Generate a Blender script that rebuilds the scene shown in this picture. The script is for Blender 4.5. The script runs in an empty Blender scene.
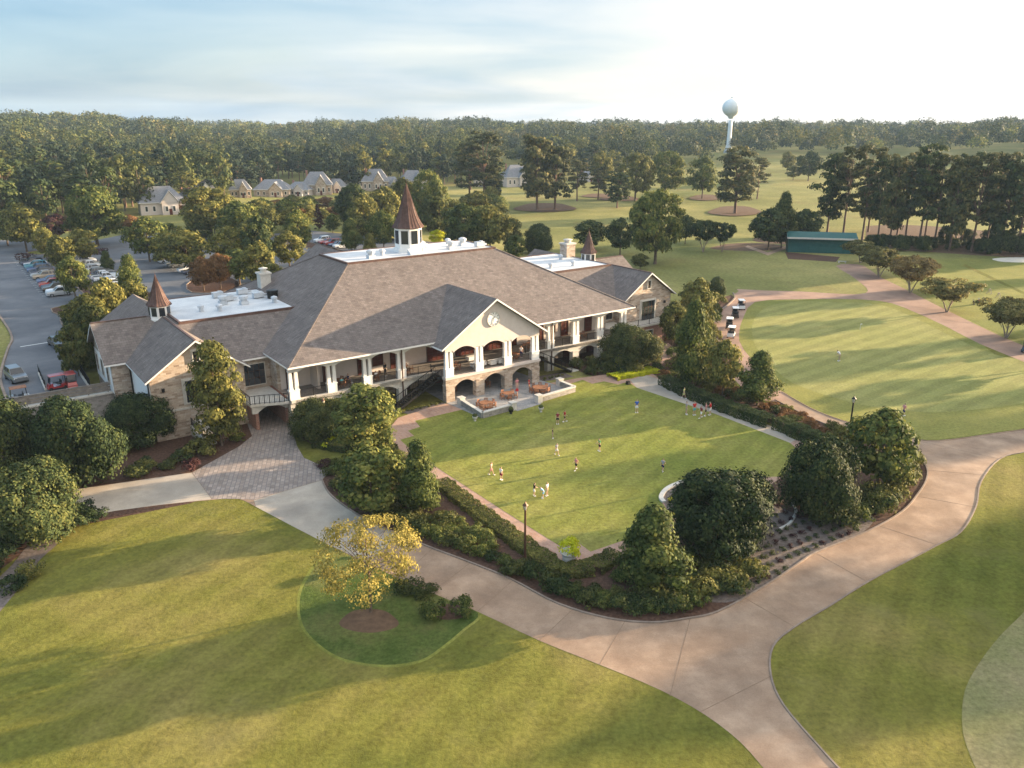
import bpy, bmesh, math, random
import numpy as np
from math import sin, cos, radians, pi, sqrt, hypot, atan2
from mathutils import Vector, Matrix

random.seed(7); RNG = np.random.default_rng(7)
SC = bpy.context.scene
COL = SC.collection

# ---------------------------------------------------------------- camera, light, exposure
CH, F, PIT = 36.0, 810.0, radians(18.18)
cam_d = bpy.data.cameras.new('camera'); cam = bpy.data.objects.new('camera', cam_d); COL.objects.link(cam)
cam.location = (0, 0, CH); cam.rotation_euler = (radians(90) - PIT, 0, 0)
cam_d.sensor_width = 36; cam_d.lens = F / 1024 * 36; cam_d.clip_start = 0.5; cam_d.clip_end = 20000
SC.camera = cam
SUN_AZ, SUN_EL = radians(67), radians(8.0)          # azimuth from +Y towards +X
sun_d = bpy.data.lights.new('sun', 'SUN'); sun = bpy.data.objects.new('sun', sun_d); COL.objects.link(sun)
sun_d.energy = 5.0; sun_d.angle = radians(0.6); sun_d.color = (1.0, 0.76, 0.50)
sdir = Vector((sin(SUN_AZ) * cos(SUN_EL), cos(SUN_AZ) * cos(SUN_EL), sin(SUN_EL)))
sun.rotation_euler = sdir.to_track_quat('Z', 'Y').to_euler()
world = bpy.data.worlds.new('World'); SC.world = world; world.use_nodes = True
SC.view_settings.view_transform = 'Standard'; SC.view_settings.look = 'None'
SC.view_settings.gamma = 1.0; SC.view_settings.use_curve_mapping = False
SC.view_settings.exposure = 2.25
SC.cycles.use_denoising = True
SC.cycles.max_bounces = 5; SC.cycles.diffuse_bounces = 2; SC.cycles.glossy_bounces = 2
SC.cycles.transmission_bounces = 3; SC.cycles.transparent_max_bounces = 4; SC.cycles.volume_bounces = 0

def build_world():
    nt = world.node_tree; N = nt.nodes; L = nt.links; N.clear()
    out = N.new('ShaderNodeOutputWorld'); bg = N.new('ShaderNodeBackground')
    sky = N.new('ShaderNodeTexSky'); sky.sky_type = 'NISHITA'; sky.sun_disc = False
    sky.sun_elevation = SUN_EL; sky.sun_rotation = SUN_AZ; sky.altitude = 100
    sky.air_density = 1.0; sky.dust_density = 1.5; sky.ozone_density = 2.0
    tc = N.new('ShaderNodeTexCoord')
    sep = N.new('ShaderNodeSeparateXYZ'); L.new(tc.outputs['Generated'], sep.inputs[0])
    # project the direction on a flat cloud deck
    zz = N.new('ShaderNodeMath'); zz.operation = 'ADD'; L.new(sep.outputs[2], zz.inputs[0]); zz.inputs[1].default_value = 0.12
    zm = N.new('ShaderNodeMath'); zm.operation = 'MAXIMUM'; L.new(zz.outputs[0], zm.inputs[0]); zm.inputs[1].default_value = 0.05
    dx = N.new('ShaderNodeMath'); dx.operation = 'DIVIDE'; L.new(sep.outputs[0], dx.inputs[0]); L.new(zm.outputs[0], dx.inputs[1])
    dy = N.new('ShaderNodeMath'); dy.operation = 'DIVIDE'; L.new(sep.outputs[1], dy.inputs[0]); L.new(zm.outputs[0], dy.inputs[1])
    cb = N.new('ShaderNodeCombineXYZ'); L.new(dx.outputs[0], cb.inputs[0]); L.new(dy.outputs[0], cb.inputs[1])
    n1 = N.new('ShaderNodeTexNoise'); n1.inputs['Scale'].default_value = 0.33; n1.inputs['Detail'].default_value = 7; n1.inputs['Roughness'].default_value = 0.5
    n1.inputs['Distortion'].default_value = 0.5
    L.new(cb.outputs[0], n1.inputs['Vector'])
    # cloud cover grows towards the sun side (+X)
    az = N.new('ShaderNodeMath'); az.operation = 'MULTIPLY'; L.new(sep.outputs[0], az.inputs[0]); az.inputs[1].default_value = 0.50
    low = N.new('ShaderNodeMath'); low.operation = 'MULTIPLY'; L.new(sep.outputs[2], low.inputs[0]); low.inputs[1].default_value = -0.55
    s1 = N.new('ShaderNodeMath'); s1.operation = 'ADD'; L.new(n1.outputs[0], s1.inputs[0]); L.new(az.outputs[0], s1.inputs[1])
    s2 = N.new('ShaderNodeMath'); s2.operation = 'ADD'; L.new(s1.outputs[0], s2.inputs[0]); L.new(low.outputs[0], s2.inputs[1])
    cr = N.new('ShaderNodeValToRGB'); L.new(s2.outputs[0], cr.inputs[0])
    cr.color_ramp.elements[0].position = 0.30; cr.color_ramp.elements[0].color = (0.62, 0.62, 0.62, 1)
    cr.color_ramp.elements[1].position = 0.66; cr.color_ramp.elements[1].color = (0.95, 0.95, 0.95, 1)
    # cloud light: warm-white near the sun side, pale blue-grey on the far side
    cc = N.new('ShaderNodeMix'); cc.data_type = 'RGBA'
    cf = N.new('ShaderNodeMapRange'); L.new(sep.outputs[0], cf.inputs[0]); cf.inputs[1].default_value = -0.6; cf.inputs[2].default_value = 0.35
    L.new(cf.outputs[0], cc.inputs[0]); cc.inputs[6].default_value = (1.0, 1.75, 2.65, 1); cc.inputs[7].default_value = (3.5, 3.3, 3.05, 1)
    mp = N.new('ShaderNodeMapping'); L.new(cb.outputs[0], mp.inputs[0]); mp.inputs['Scale'].default_value = (0.85, 1.0, 1.0); mp.inputs['Rotation'].default_value = (0, 0, -0.25)
    n2 = N.new('ShaderNodeTexNoise'); n2.inputs['Scale'].default_value = 0.55; n2.inputs['Detail'].default_value = 7; n2.inputs['Roughness'].default_value = 0.5; n2.inputs['Distortion'].default_value = 0.3
    L.new(mp.outputs[0], n2.inputs['Vector'])
    r2 = N.new('ShaderNodeValToRGB'); L.new(n2.outputs[0], r2.inputs[0]); e2 = r2.color_ramp.elements
    e2[0].position = 0.38; e2[0].color = (0.60, 0.76, 0.88, 1); e2[1].position = 0.62; e2[1].color = (1.35, 1.22, 1.10, 1)
    cm = N.new('ShaderNodeMix'); cm.data_type = 'RGBA'; cm.blend_type = 'MULTIPLY'; iv = N.new('ShaderNodeMapRange'); L.new(sep.outputs[0], iv.inputs[0]); iv.inputs[1].default_value = 0.0; iv.inputs[2].default_value = 0.28; iv.inputs[3].default_value = 0.85; iv.inputs[4].default_value = 0.12; L.new(iv.outputs[0], cm.inputs[0]); L.new(cc.outputs[2], cm.inputs[6]); L.new(r2.outputs[0], cm.inputs[7])
    up = N.new('ShaderNodeMapRange'); L.new(sep.outputs[2], up.inputs[0]); up.inputs[1].default_value = 0.18; up.inputs[2].default_value = 0.6; up.inputs[3].default_value = 1.0; up.inputs[4].default_value = 2.1  # cloud colour raised overhead, above the view, for extra fill light
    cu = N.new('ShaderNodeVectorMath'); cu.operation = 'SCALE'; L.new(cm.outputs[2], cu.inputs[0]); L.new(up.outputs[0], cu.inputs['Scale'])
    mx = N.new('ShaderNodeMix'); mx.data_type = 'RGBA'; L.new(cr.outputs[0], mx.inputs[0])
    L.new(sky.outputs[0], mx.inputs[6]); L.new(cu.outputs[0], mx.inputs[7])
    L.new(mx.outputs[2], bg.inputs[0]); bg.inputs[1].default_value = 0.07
    L.new(bg.outputs[0], out.inputs[0])
build_world()

# ---------------------------------------------------------------- places
A = radians(54.3); OX, OY = -8.509, 101.527           # clubhouse frame: u along its front, w into it
def W(u, w, z=0.0): return Vector((OX + u * sin(A) - w * cos(A), OY + u * cos(A) + w * sin(A), z))
def to_uw(x, y): return ((x - OX) * sin(A) + (y - OY) * cos(A), -(x - OX) * cos(A) + (y - OY) * sin(A))
BROT = radians(90) - A
def at(px, py, z=0.0):                                  # ground point seen at that picture position on level z
    X = (px - 512) / F; Y = -(py - 384) / F
    d = (X, cos(PIT) + Y * sin(PIT), -sin(PIT) + Y * cos(PIT)); t = (z - CH) / d[2]
    return Vector((d[0] * t, d[1] * t, z))
def top_z(Y, py):
    k = (384 - py) / F
    return CH + Y * (k * cos(PIT) - sin(PIT)) / (cos(PIT) + k * sin(PIT))
def sstep(x, a, b):
    t = min(1, max(0, (x - a) / (b - a))); return t * t * (3 - 2 * t)
HC = [(-2500, 22), (-400, 23), (0, 22.5), (60, 23), (120, 18), (200, 13), (270, 8.5), (340, 12.5), (400, 15), (460, 14.5), (540, 11), (600, 12.5), (690, 9.5), (800, 13), (880, 10), (950, 11), (1010, 15.5), (1100, 13), (1400, 15), (4000, 15)]
def lerp(tab, x):
    if x <= tab[0][0]: return tab[0][1]
    for (a, b), (c, d) in zip(tab, tab[1:]):
        if x <= c: return b + (d - b) * (x - a) / (c - a)
    return tab[-1][1]
def xpix(x, y): return 512 + 852.7 * x / max(y, 1.0) if y > 1 else (4000 if x > 0 else -2500)
def ground(x, y):
    u, w = to_uw(x, y)
    z = 3.44 * sstep(w, 22, 33) * (1 - sstep(u, 36, 95))
    r = hypot(x, y)
    if r > 330 and y > 0:
        k = sstep(r, 330, 1050); z = z * (1 - k) + lerp(HC, xpix(x, y)) * k
    return z
def atg(px, py):
    z = 3.44 if px < 480 and py < 300 else 0.0
    for _ in range(25):
        p = at(px, py, z); z = 0.5 * z + 0.5 * ground(p.x, p.y)
    p.z = ground(p.x, p.y); return p
def smooth(pts, n=5, closed=True):
    out = []; m = len(pts)
    rng_ = range(m) if closed else range(m - 1)
    for i in rng_:
        if closed: p0, p1, p2, p3 = pts[i - 1], pts[i], pts[(i + 1) % m], pts[(i + 2) % m]
        else: p0, p1, p2, p3 = pts[max(i - 1, 0)], pts[i], pts[i + 1], pts[min(i + 2, m - 1)]
        for k in range(n):
            t = k / n
            out.append(tuple(0.5 * ((2 * p1[j]) + (-p0[j] + p2[j]) * t + (2 * p0[j] - 5 * p1[j] + 4 * p2[j] - p3[j]) * t * t + (-p0[j] + 3 * p1[j] - 3 * p2[j] + p3[j]) * t ** 3) for j in (0, 1)))
    if not closed: out.append(pts[-1])
    return out
def inside(poly, x, y):
    c = False; n = len(poly); j = n - 1
    for i in range(n):
        xi, yi = poly[i][0], poly[i][1]; xj, yj = poly[j][0], poly[j][1]
        if (yi > y) != (yj > y) and x < (xj - xi) * (y - yi) / (yj - yi) + xi: c = not c
        j = i
    return c

# ---------------------------------------------------------------- materials
MATS = {}
def mat(name, col, rough=0.8, metal=0.0, spec=0.3):
    if name in MATS: return MATS[name]
    m = bpy.data.materials.new(name); m.use_nodes = True
    b = m.node_tree.nodes['Principled BSDF']
    b.inputs['Base Color'].default_value = (*col, 1); b.inputs['Roughness'].default_value = rough
    b.inputs['Metallic'].default_value = metal; b.inputs['Specular IOR Level'].default_value = spec
    MATS[name] = m; return m
def nodes(m): return m.node_tree.nodes, m.node_tree.links, m.node_tree.nodes['Principled BSDF']
def noise(m, scale, detail=4, rough=0.55, src='Object', vec=None, dist=0.0, sc3=None):
    N, L, b = nodes(m)
    n = N.new('ShaderNodeTexNoise'); n.inputs['Scale'].default_value = scale; n.inputs['Detail'].default_value = detail
    n.inputs['Roughness'].default_value = rough; n.inputs['Distortion'].default_value = dist
    if vec is None:
        tc = N.new('ShaderNodeTexCoord'); vec = tc.outputs[src]
    if sc3:
        mp = N.new('ShaderNodeMapping'); mp.inputs['Scale'].default_value = sc3[:3]
        if len(sc3) > 3: mp.inputs['Rotation'].default_value = (0, 0, sc3[3])
        L.new(vec, mp.inputs[0]); vec = mp.outputs[0]
    L.new(vec, n.inputs['Vector']); return n.outputs[0]
def ramp(m, fac, stops):
    N, L, b = nodes(m); r = N.new('ShaderNodeValToRGB'); L.new(fac, r.inputs[0])
    e = r.color_ramp.elements
    while len(e) < len(stops): e.new(0.5)
    for k, (p, c) in enumerate(stops):
        e[k].position = p; e[k].color = (*c, 1) if len(c) == 3 else c
    return r.outputs[0]
def mixc(m, fac, a, b_, mode='MIX'):
    N, L, b = nodes(m); x = N.new('ShaderNodeMix'); x.data_type = 'RGBA'; x.blend_type = mode
    for s, v in ((0, fac), (6, a), (7, b_)):
        if hasattr(v, 'links') or hasattr(v, 'is_output'): L.new(v, x.inputs[s])
        elif s == 0: x.inputs[0].default_value = v
        else: x.inputs[s].default_value = (*v, 1)
    return x.outputs[2]
def setc(m, c):
    N, L, b = nodes(m); L.new(c, b.inputs['Base Color'])
def bump(m, h, strength=0.3, dist=0.05):
    N, L, b = nodes(m); bp = N.new('ShaderNodeBump'); bp.inputs['Strength'].default_value = strength; bp.inputs['Distance'].default_value = dist
    L.new(h, bp.inputs['Height']); L.new(bp.outputs[0], b.inputs['Normal'])
def g3(v): return (v, v, v)
def grass_mat(name, c1, c2, c3, patch=0.06, fine=2.2, stripe=None, wear=None, sb=0.35):
    m = mat(name, c1, 0.95, spec=0.05)
    big = noise(m, patch, 5, 0.6); mid = noise(m, patch * 7, 4, 0.6); fn = noise(m, fine, 6, 0.75)
    c = ramp(m, big, [(0.32, c1), (0.5, c2), (0.68, c3)])
    c = mixc(m, 0.35, c, ramp(m, mid, [(0.3, g3(0.68)), (0.7, g3(1.32))]), 'MULTIPLY')
    c = mixc(m, 0.75, c, ramp(m, fn, [(0.28, g3(0.5)), (0.72, g3(1.5))]), 'MULTIPLY')
    if stripe:                                          # mowing bands, on the green shadow bands in the colour too: (rotation, width m, amount)
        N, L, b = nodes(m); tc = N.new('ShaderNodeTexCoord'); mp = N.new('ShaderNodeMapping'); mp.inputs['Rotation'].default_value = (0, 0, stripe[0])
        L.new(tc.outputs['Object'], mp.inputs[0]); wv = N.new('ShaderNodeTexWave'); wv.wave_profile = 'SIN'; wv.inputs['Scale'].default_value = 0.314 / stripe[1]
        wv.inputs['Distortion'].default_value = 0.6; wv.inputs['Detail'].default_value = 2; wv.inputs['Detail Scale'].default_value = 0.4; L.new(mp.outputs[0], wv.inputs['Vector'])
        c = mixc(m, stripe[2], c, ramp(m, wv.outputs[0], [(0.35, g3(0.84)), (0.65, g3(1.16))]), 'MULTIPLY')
    if wear:
        wn = noise(m, wear[0], 6, 0.65, sc3=(1, 1, 1))
        c = mixc(m, ramp(m, wn, [(0.56, g3(0)), (0.72, g3(wear[2]))]), c, wear[1])
    setc(m, c); bump(m, fn, min(1, sb * 2), 0.12); return m
def build_mats():
    grass_mat('rough_grass', (0.102, 0.112, 0.022), (0.148, 0.140, 0.030), (0.21, 0.172, 0.054), 0.06, 2.4, (0.55, 2.8, 0.4), (0.09, (0.17, 0.15, 0.06), 0.6))
    grass_mat('lawn_grass', (0.145, 0.165, 0.034), (0.19, 0.193, 0.044), (0.24, 0.22, 0.062), 0.09, 2.6, (BROT, 2.4, 0.4), (0.12, (0.17, 0.16, 0.06), 0.45), 0.2)
    grass_mat('green_grass', (0.205, 0.208, 0.068), (0.235, 0.228, 0.076), (0.27, 0.25, 0.09), 0.05, 3.0, (0.9, 3.2, 0.5), None, 0.1)  # mowing bands strengthened to paint in shadow bands across the green
    grass_mat('fringe_grass', (0.15, 0.165, 0.045), (0.20, 0.195, 0.055), (0.26, 0.235, 0.07), 0.05, 3.0, None, None, 0.2)
    grass_mat('island_grass', (0.052, 0.080, 0.018), (0.085, 0.110, 0.028), (0.14, 0.14, 0.045), 0.22, 3.0, None, (0.3, (0.16, 0.13, 0.06), 0.5), 0.8)
    grass_mat('worn_green', (0.215, 0.185, 0.09), (0.18, 0.175, 0.075), (0.235, 0.20, 0.105), 0.12, 3.0, None, None, 0.15)
    m = grass_mat('terrain_grass', (0.13, 0.14, 0.042), (0.20, 0.19, 0.065), (0.31, 0.27, 0.10), 0.016, 1.2, None, (0.02, (0.16, 0.09, 0.05), 0.5))
    def conc(name, c1, c2, c3, sc=0.35):
        m = mat(name, c1, 0.85, spec=0.2)
        c = ramp(m, noise(m, sc, 6, 0.65), [(0.3, c1), (0.52, c2), (0.7, c3)])
        st = noise(m, 0.12, 5, 0.6, dist=1.0)
        c = mixc(m, 0.45, c, ramp(m, st, [(0.35, (0.58, 0.58, 0.60)), (0.62, (1.2, 1.15, 1.1))]), 'MULTIPLY')
        f = noise(m, 9, 5, 0.7); c = mixc(m, 0.5, c, ramp(m, f, [(0.3, g3(0.8)), (0.7, g3(1.2))]), 'MULTIPLY')
        setc(m, c); bump(m, f, 0.15, 0.02); return m
    conc('path_concrete', (0.24, 0.16, 0.108), (0.32, 0.222, 0.152), (0.42, 0.30, 0.21))
    conc('pale_concrete', (0.34, 0.29, 0.235), (0.40, 0.345, 0.28), (0.46, 0.40, 0.33))
    conc('kerb_concrete', (0.20, 0.155, 0.12), (0.25, 0.195, 0.155), (0.30, 0.24, 0.19), 1.5)
    conc('joint_fill', (0.20, 0.135, 0.09), (0.24, 0.165, 0.11), (0.28, 0.19, 0.13), 1.5)
    conc('pink_path', (0.26, 0.165, 0.12), (0.31, 0.20, 0.145), (0.36, 0.24, 0.175))
    conc('asphalt', (0.105, 0.112, 0.125), (0.13, 0.137, 0.15), (0.16, 0.167, 0.18), 0.12)
    conc('membrane', (0.50, 0.52, 0.54), (0.58, 0.60, 0.61), (0.66, 0.67, 0.67), 0.4)
    def bricky(name, pal, mortar, bw, bh, ms=0.02, coords='wall', rot=0.0, bs=0.25, var=0.5, tint=None):
        m = mat(name, pal[0], 0.88, spec=0.15); N, L, b = nodes(m)
        tc = N.new('ShaderNodeTexCoord'); v = tc.outputs['Object']
        if coords == 'wall':
            sp = N.new('ShaderNodeSeparateXYZ'); L.new(v, sp.inputs[0]); ad = N.new('ShaderNodeMath'); L.new(sp.outputs[0], ad.inputs[0]); L.new(sp.outputs[1], ad.inputs[1])
            cb = N.new('ShaderNodeCombineXYZ'); L.new(ad.outputs[0], cb.inputs[0]); L.new(sp.outputs[2], cb.inputs[1]); v = cb.outputs[0]
        elif rot:
            mp = N.new('ShaderNodeMapping'); mp.inputs['Rotation'].default_value = (0, 0, rot); L.new(v, mp.inputs[0]); v = mp.outputs[0]
        br = N.new('ShaderNodeTexBrick'); L.new(v, br.inputs['Vector']); br.inputs['Scale'].default_value = 1
        br.inputs['Brick Width'].default_value = bw; br.inputs['Row Height'].default_value = bh; br.inputs['Mortar Size'].default_value = ms; br.inputs['Bias'].default_value = 0
        br.inputs['Color1'].default_value = (0, 0, 0, 1); br.inputs['Color2'].default_value = (1, 1, 1, 1); br.inputs['Mortar'].default_value = (0.5, 0.5, 0.5, 1)
        n = len(pal); c = ramp(m, br.outputs['Color'], [(i / max(n - 1, 1), pal[i]) for i in range(n)])
        c = mixc(m, br.outputs['Fac'], c, mortar)
        c = mixc(m, var, c, ramp(m, noise(m, 0.8, 5, 0.6), [(0.3, g3(0.75)), (0.7, g3(1.2))]), 'MULTIPLY')
        if name == 'shingle': c = mixc(m, 0.5, c, ramp(m, noise(m, 0.9, 5, 0.7, sc3=(1, 0.12, 0.12)), [(0.35, g3(0.8)), (0.65, g3(1.15))]), 'MULTIPLY')
        c = mixc(m, 0.6, c, ramp(m, noise(m, 6, 4, 0.7), [(0.3, g3(0.75)), (0.7, g3(1.25))]), 'MULTIPLY')
        setc(m, c); bump(m, br.outputs['Fac'], -bs, 0.03); return m
    bricky('stone_brick', [(0.25, 0.185, 0.14), (0.41, 0.32, 0.25), (0.49, 0.41, 0.33), (0.34, 0.26, 0.20), (0.52, 0.45, 0.38)], (0.40, 0.34, 0.27), 0.62, 0.24)
    bricky('red_brick', [(0.22, 0.09, 0.06), (0.30, 0.13, 0.085), (0.26, 0.12, 0.08)], (0.35, 0.27, 0.22), 0.4, 0.15)
    bricky('grey_stone', [(0.26, 0.24, 0.22), (0.34, 0.31, 0.28), (0.22, 0.20, 0.18), (0.38, 0.35, 0.31)], (0.28, 0.26, 0.24), 0.5, 0.2)
    bricky('paver', [(0.22, 0.18, 0.155), (0.31, 0.25, 0.215), (0.26, 0.22, 0.195), (0.35, 0.29, 0.25)], (0.19, 0.165, 0.15), 0.75, 0.45, 0.04, 'flat', BROT + 0.75)
    bricky('brick_walk', [(0.36, 0.20, 0.14), (0.44, 0.27, 0.19), (0.40, 0.25, 0.19)], (0.32, 0.25, 0.20), 0.5, 0.25, 0.02, 'flat', BROT + 0.3)
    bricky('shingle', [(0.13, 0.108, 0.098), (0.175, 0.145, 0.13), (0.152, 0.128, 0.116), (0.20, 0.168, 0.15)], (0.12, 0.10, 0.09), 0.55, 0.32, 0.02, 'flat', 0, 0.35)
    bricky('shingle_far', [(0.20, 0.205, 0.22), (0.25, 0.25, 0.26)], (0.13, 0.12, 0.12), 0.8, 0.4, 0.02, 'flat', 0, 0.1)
    bricky('slate_floor', [(0.24, 0.24, 0.24), (0.32, 0.31, 0.30), (0.20, 0.21, 0.22)], (0.3, 0.29, 0.28), 0.8, 0.5, 0.03, 'flat', 0)
    def speck(name, a, b_, sc, rough=0.8, bs=0.2, detail=5):
        m = mat(name, a, rough, spec=0.1); f = noise(m, sc, detail, 0.65)
        setc(m, ramp(m, f, [(0.32, a), (0.68, b_)])); bump(m, f, bs, 0.04); return m
    speck('mulch', (0.05, 0.028, 0.02), (0.13, 0.075, 0.052), 3.5, 0.95, 0.8)
    speck('pine_straw', (0.095, 0.058, 0.038), (0.165, 0.105, 0.065), 1.2, 0.95, 0.5)
    speck('pale_mulch', (0.10, 0.08, 0.07), (0.20, 0.165, 0.145), 3.0, 0.95, 0.6)
    speck('sand', (0.55, 0.50, 0.42), (0.68, 0.63, 0.54), 0.7)
    speck('bark', (0.07, 0.05, 0.035), (0.17, 0.125, 0.09), 5)
    speck('pine_bark', (0.10, 0.06, 0.045), (0.22, 0.14, 0.10), 4)
    speck('pale_bark', (0.22, 0.17, 0.13), (0.36, 0.29, 0.22), 5)
    speck('cream_wall', (0.56, 0.49, 0.44), (0.62, 0.55, 0.50), 1.5, 0.8, 0.05)
    speck('white_paint', (0.74, 0.72, 0.68), (0.82, 0.80, 0.76), 2.0, 0.6, 0.03)
    speck('limestone', (0.48, 0.45, 0.40), (0.60, 0.57, 0.51), 2.5, 0.85, 0.1)
    speck('weathered_wood', (0.17, 0.15, 0.13), (0.27, 0.24, 0.21), 2.5, 0.85, 0.2)
    speck('teak', (0.19, 0.09, 0.05), (0.31, 0.155, 0.09), 4, 0.6, 0.1)
    speck('copper_roof', (0.080, 0.048, 0.040), (0.135, 0.082, 0.068), 1.6, 0.45, 0.1)
    speck('green_metal', (0.02, 0.085, 0.082), (0.03, 0.11, 0.105), 0.6, 0.5, 0.03)
    speck('galv', (0.40, 0.43, 0.46), (0.58, 0.60, 0.62), 1.3, 0.5, 0.05)
    speck('red_door', (0.07, 0.018, 0.012), (0.11, 0.03, 0.02), 1.2, 0.5, 0.03)
    speck('tower_paint', (0.66, 0.70, 0.70), (0.74, 0.77, 0.76), 0.12, 0.5, 0.02)
    speck('skin', (0.50, 0.30, 0.21), (0.56, 0.35, 0.25), 4, 0.6, 0.0)
    speck('hair_dark', (0.03, 0.018, 0.012), (0.06, 0.035, 0.02), 12, 0.7, 0.0)
    speck('hair_fair', (0.26, 0.16, 0.07), (0.36, 0.24, 0.11), 12, 0.7, 0.0)
    mat('black_metal', (0.015, 0.014, 0.014), 0.45, 0.3); mat('dark_bronze', (0.10, 0.05, 0.03), 0.5, 0.4)
    mat('glass_dark', (0.02, 0.024, 0.03), 0.08, 0.0, 0.8); mat('tyre', (0.018, 0.018, 0.018), 0.85); mat('chrome', (0.6, 0.6, 0.62), 0.2, 0.9)
    mat('lamp_glass', (0.75, 0.68, 0.52), 0.25, 0, 0.6); mat('road_paint', (0.62, 0.62, 0.60), 0.8); mat('dark_inside', (0.03, 0.022, 0.018), 0.9)
    mat('white_cloth', (0.78, 0.76, 0.72), 0.85); mat('black_seat', (0.03, 0.03, 0.032), 0.7); mat('clock_dark', (0.05, 0.05, 0.05), 0.6); mat('blue_seat', (0.05, 0.07, 0.2), 0.7)
    mat('tail_red', (0.35, 0.01, 0.01), 0.3); mat('head_lens', (0.7, 0.72, 0.74), 0.1)
build_mats()
def M(n): return MATS[n]
def leaf_mat(name, dark, mid, light, trans=0.28):
    m = mat('leaf_' + name, mid, 0.75, spec=0.12); N, L, b = nodes(m)
    gi = N.new('ShaderNodeNewGeometry'); oi = N.new('ShaderNodeObjectInfo')
    n = noise(m, 0.55, 3, 0.6)
    ad = N.new('ShaderNodeMath'); ad.operation = 'MULTIPLY_ADD'; L.new(gi.outputs['Random Per Island'], ad.inputs[0]); ad.inputs[1].default_value = (0.3 if name == 'forest' else 0.45); L.new(n, ad.inputs[2])
    a2 = N.new('ShaderNodeMath'); a2.operation = 'MULTIPLY_ADD'; L.new(oi.outputs['Random'], a2.inputs[0]); a2.inputs[1].default_value = 0.22; L.new(ad.outputs[0], a2.inputs[2])
    a3 = N.new('ShaderNodeMath'); a3.operation = 'MULTIPLY'; L.new(a2.outputs[0], a3.inputs[0]); a3.inputs[1].default_value = 0.8
    c = ramp(m, a3.outputs[0], [(0.42, dark), (0.70, mid), (0.96, light)])
    L.new(c, b.inputs['Base Color'])
    tr = N.new('ShaderNodeBsdfTranslucent'); L.new(c, tr.inputs[0]); mx = N.new('ShaderNodeMixShader'); mx.inputs[0].default_value = trans
    out = N['Material Output']; L.new(b.outputs[0], mx.inputs[1]); L.new(tr.outputs[0], mx.inputs[2]); L.new(mx.outputs[0], out.inputs[0]); return m
leaf_mat('green', (0.024, 0.042, 0.012), (0.1, 0.125, 0.032), (0.25, 0.235, 0.06), 0.3)
leaf_mat('olive', (0.035, 0.042, 0.013), (0.135, 0.138, 0.036), (0.29, 0.25, 0.065), 0.28)
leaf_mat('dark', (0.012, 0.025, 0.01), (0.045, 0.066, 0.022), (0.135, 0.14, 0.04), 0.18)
leaf_mat('holly', (0.01, 0.021, 0.009), (0.038, 0.056, 0.017), (0.135, 0.135, 0.04), 0.15)
leaf_mat('pine', (0.02, 0.03, 0.014), (0.082, 0.088, 0.032), (0.2, 0.165, 0.06), 0.22)
leaf_mat('yellow', (0.13, 0.12, 0.03), (0.26, 0.22, 0.055), (0.44, 0.36, 0.1), 0.35)
leaf_mat('rust', (0.111, 0.059, 0.025), (0.193, 0.101, 0.042), (0.282, 0.154, 0.063))
leaf_mat('plum', (0.028, 0.012, 0.014), (0.057, 0.024, 0.024), (0.102, 0.042, 0.036), 0.1)
leaf_mat('lime', (0.34, 0.36, 0.015), (0.55, 0.56, 0.025), (0.7, 0.68, 0.05), 0.3)
leaf_mat('hedge', (0.025, 0.036, 0.012), (0.075, 0.088, 0.026), (0.17, 0.155, 0.045), 0.2)
leaf_mat('myrtle', (0.055, 0.058, 0.018), (0.17, 0.155, 0.05), (0.34, 0.27, 0.10), 0.35)
leaf_mat('blossom', (0.07, 0.05, 0.018), (0.2, 0.14, 0.05), (0.36, 0.25, 0.1), 0.3)
leaf_mat('forest', (0.008, 0.018, 0.012), (0.034, 0.052, 0.027), (0.092, 0.092, 0.04), 0.08)

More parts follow.
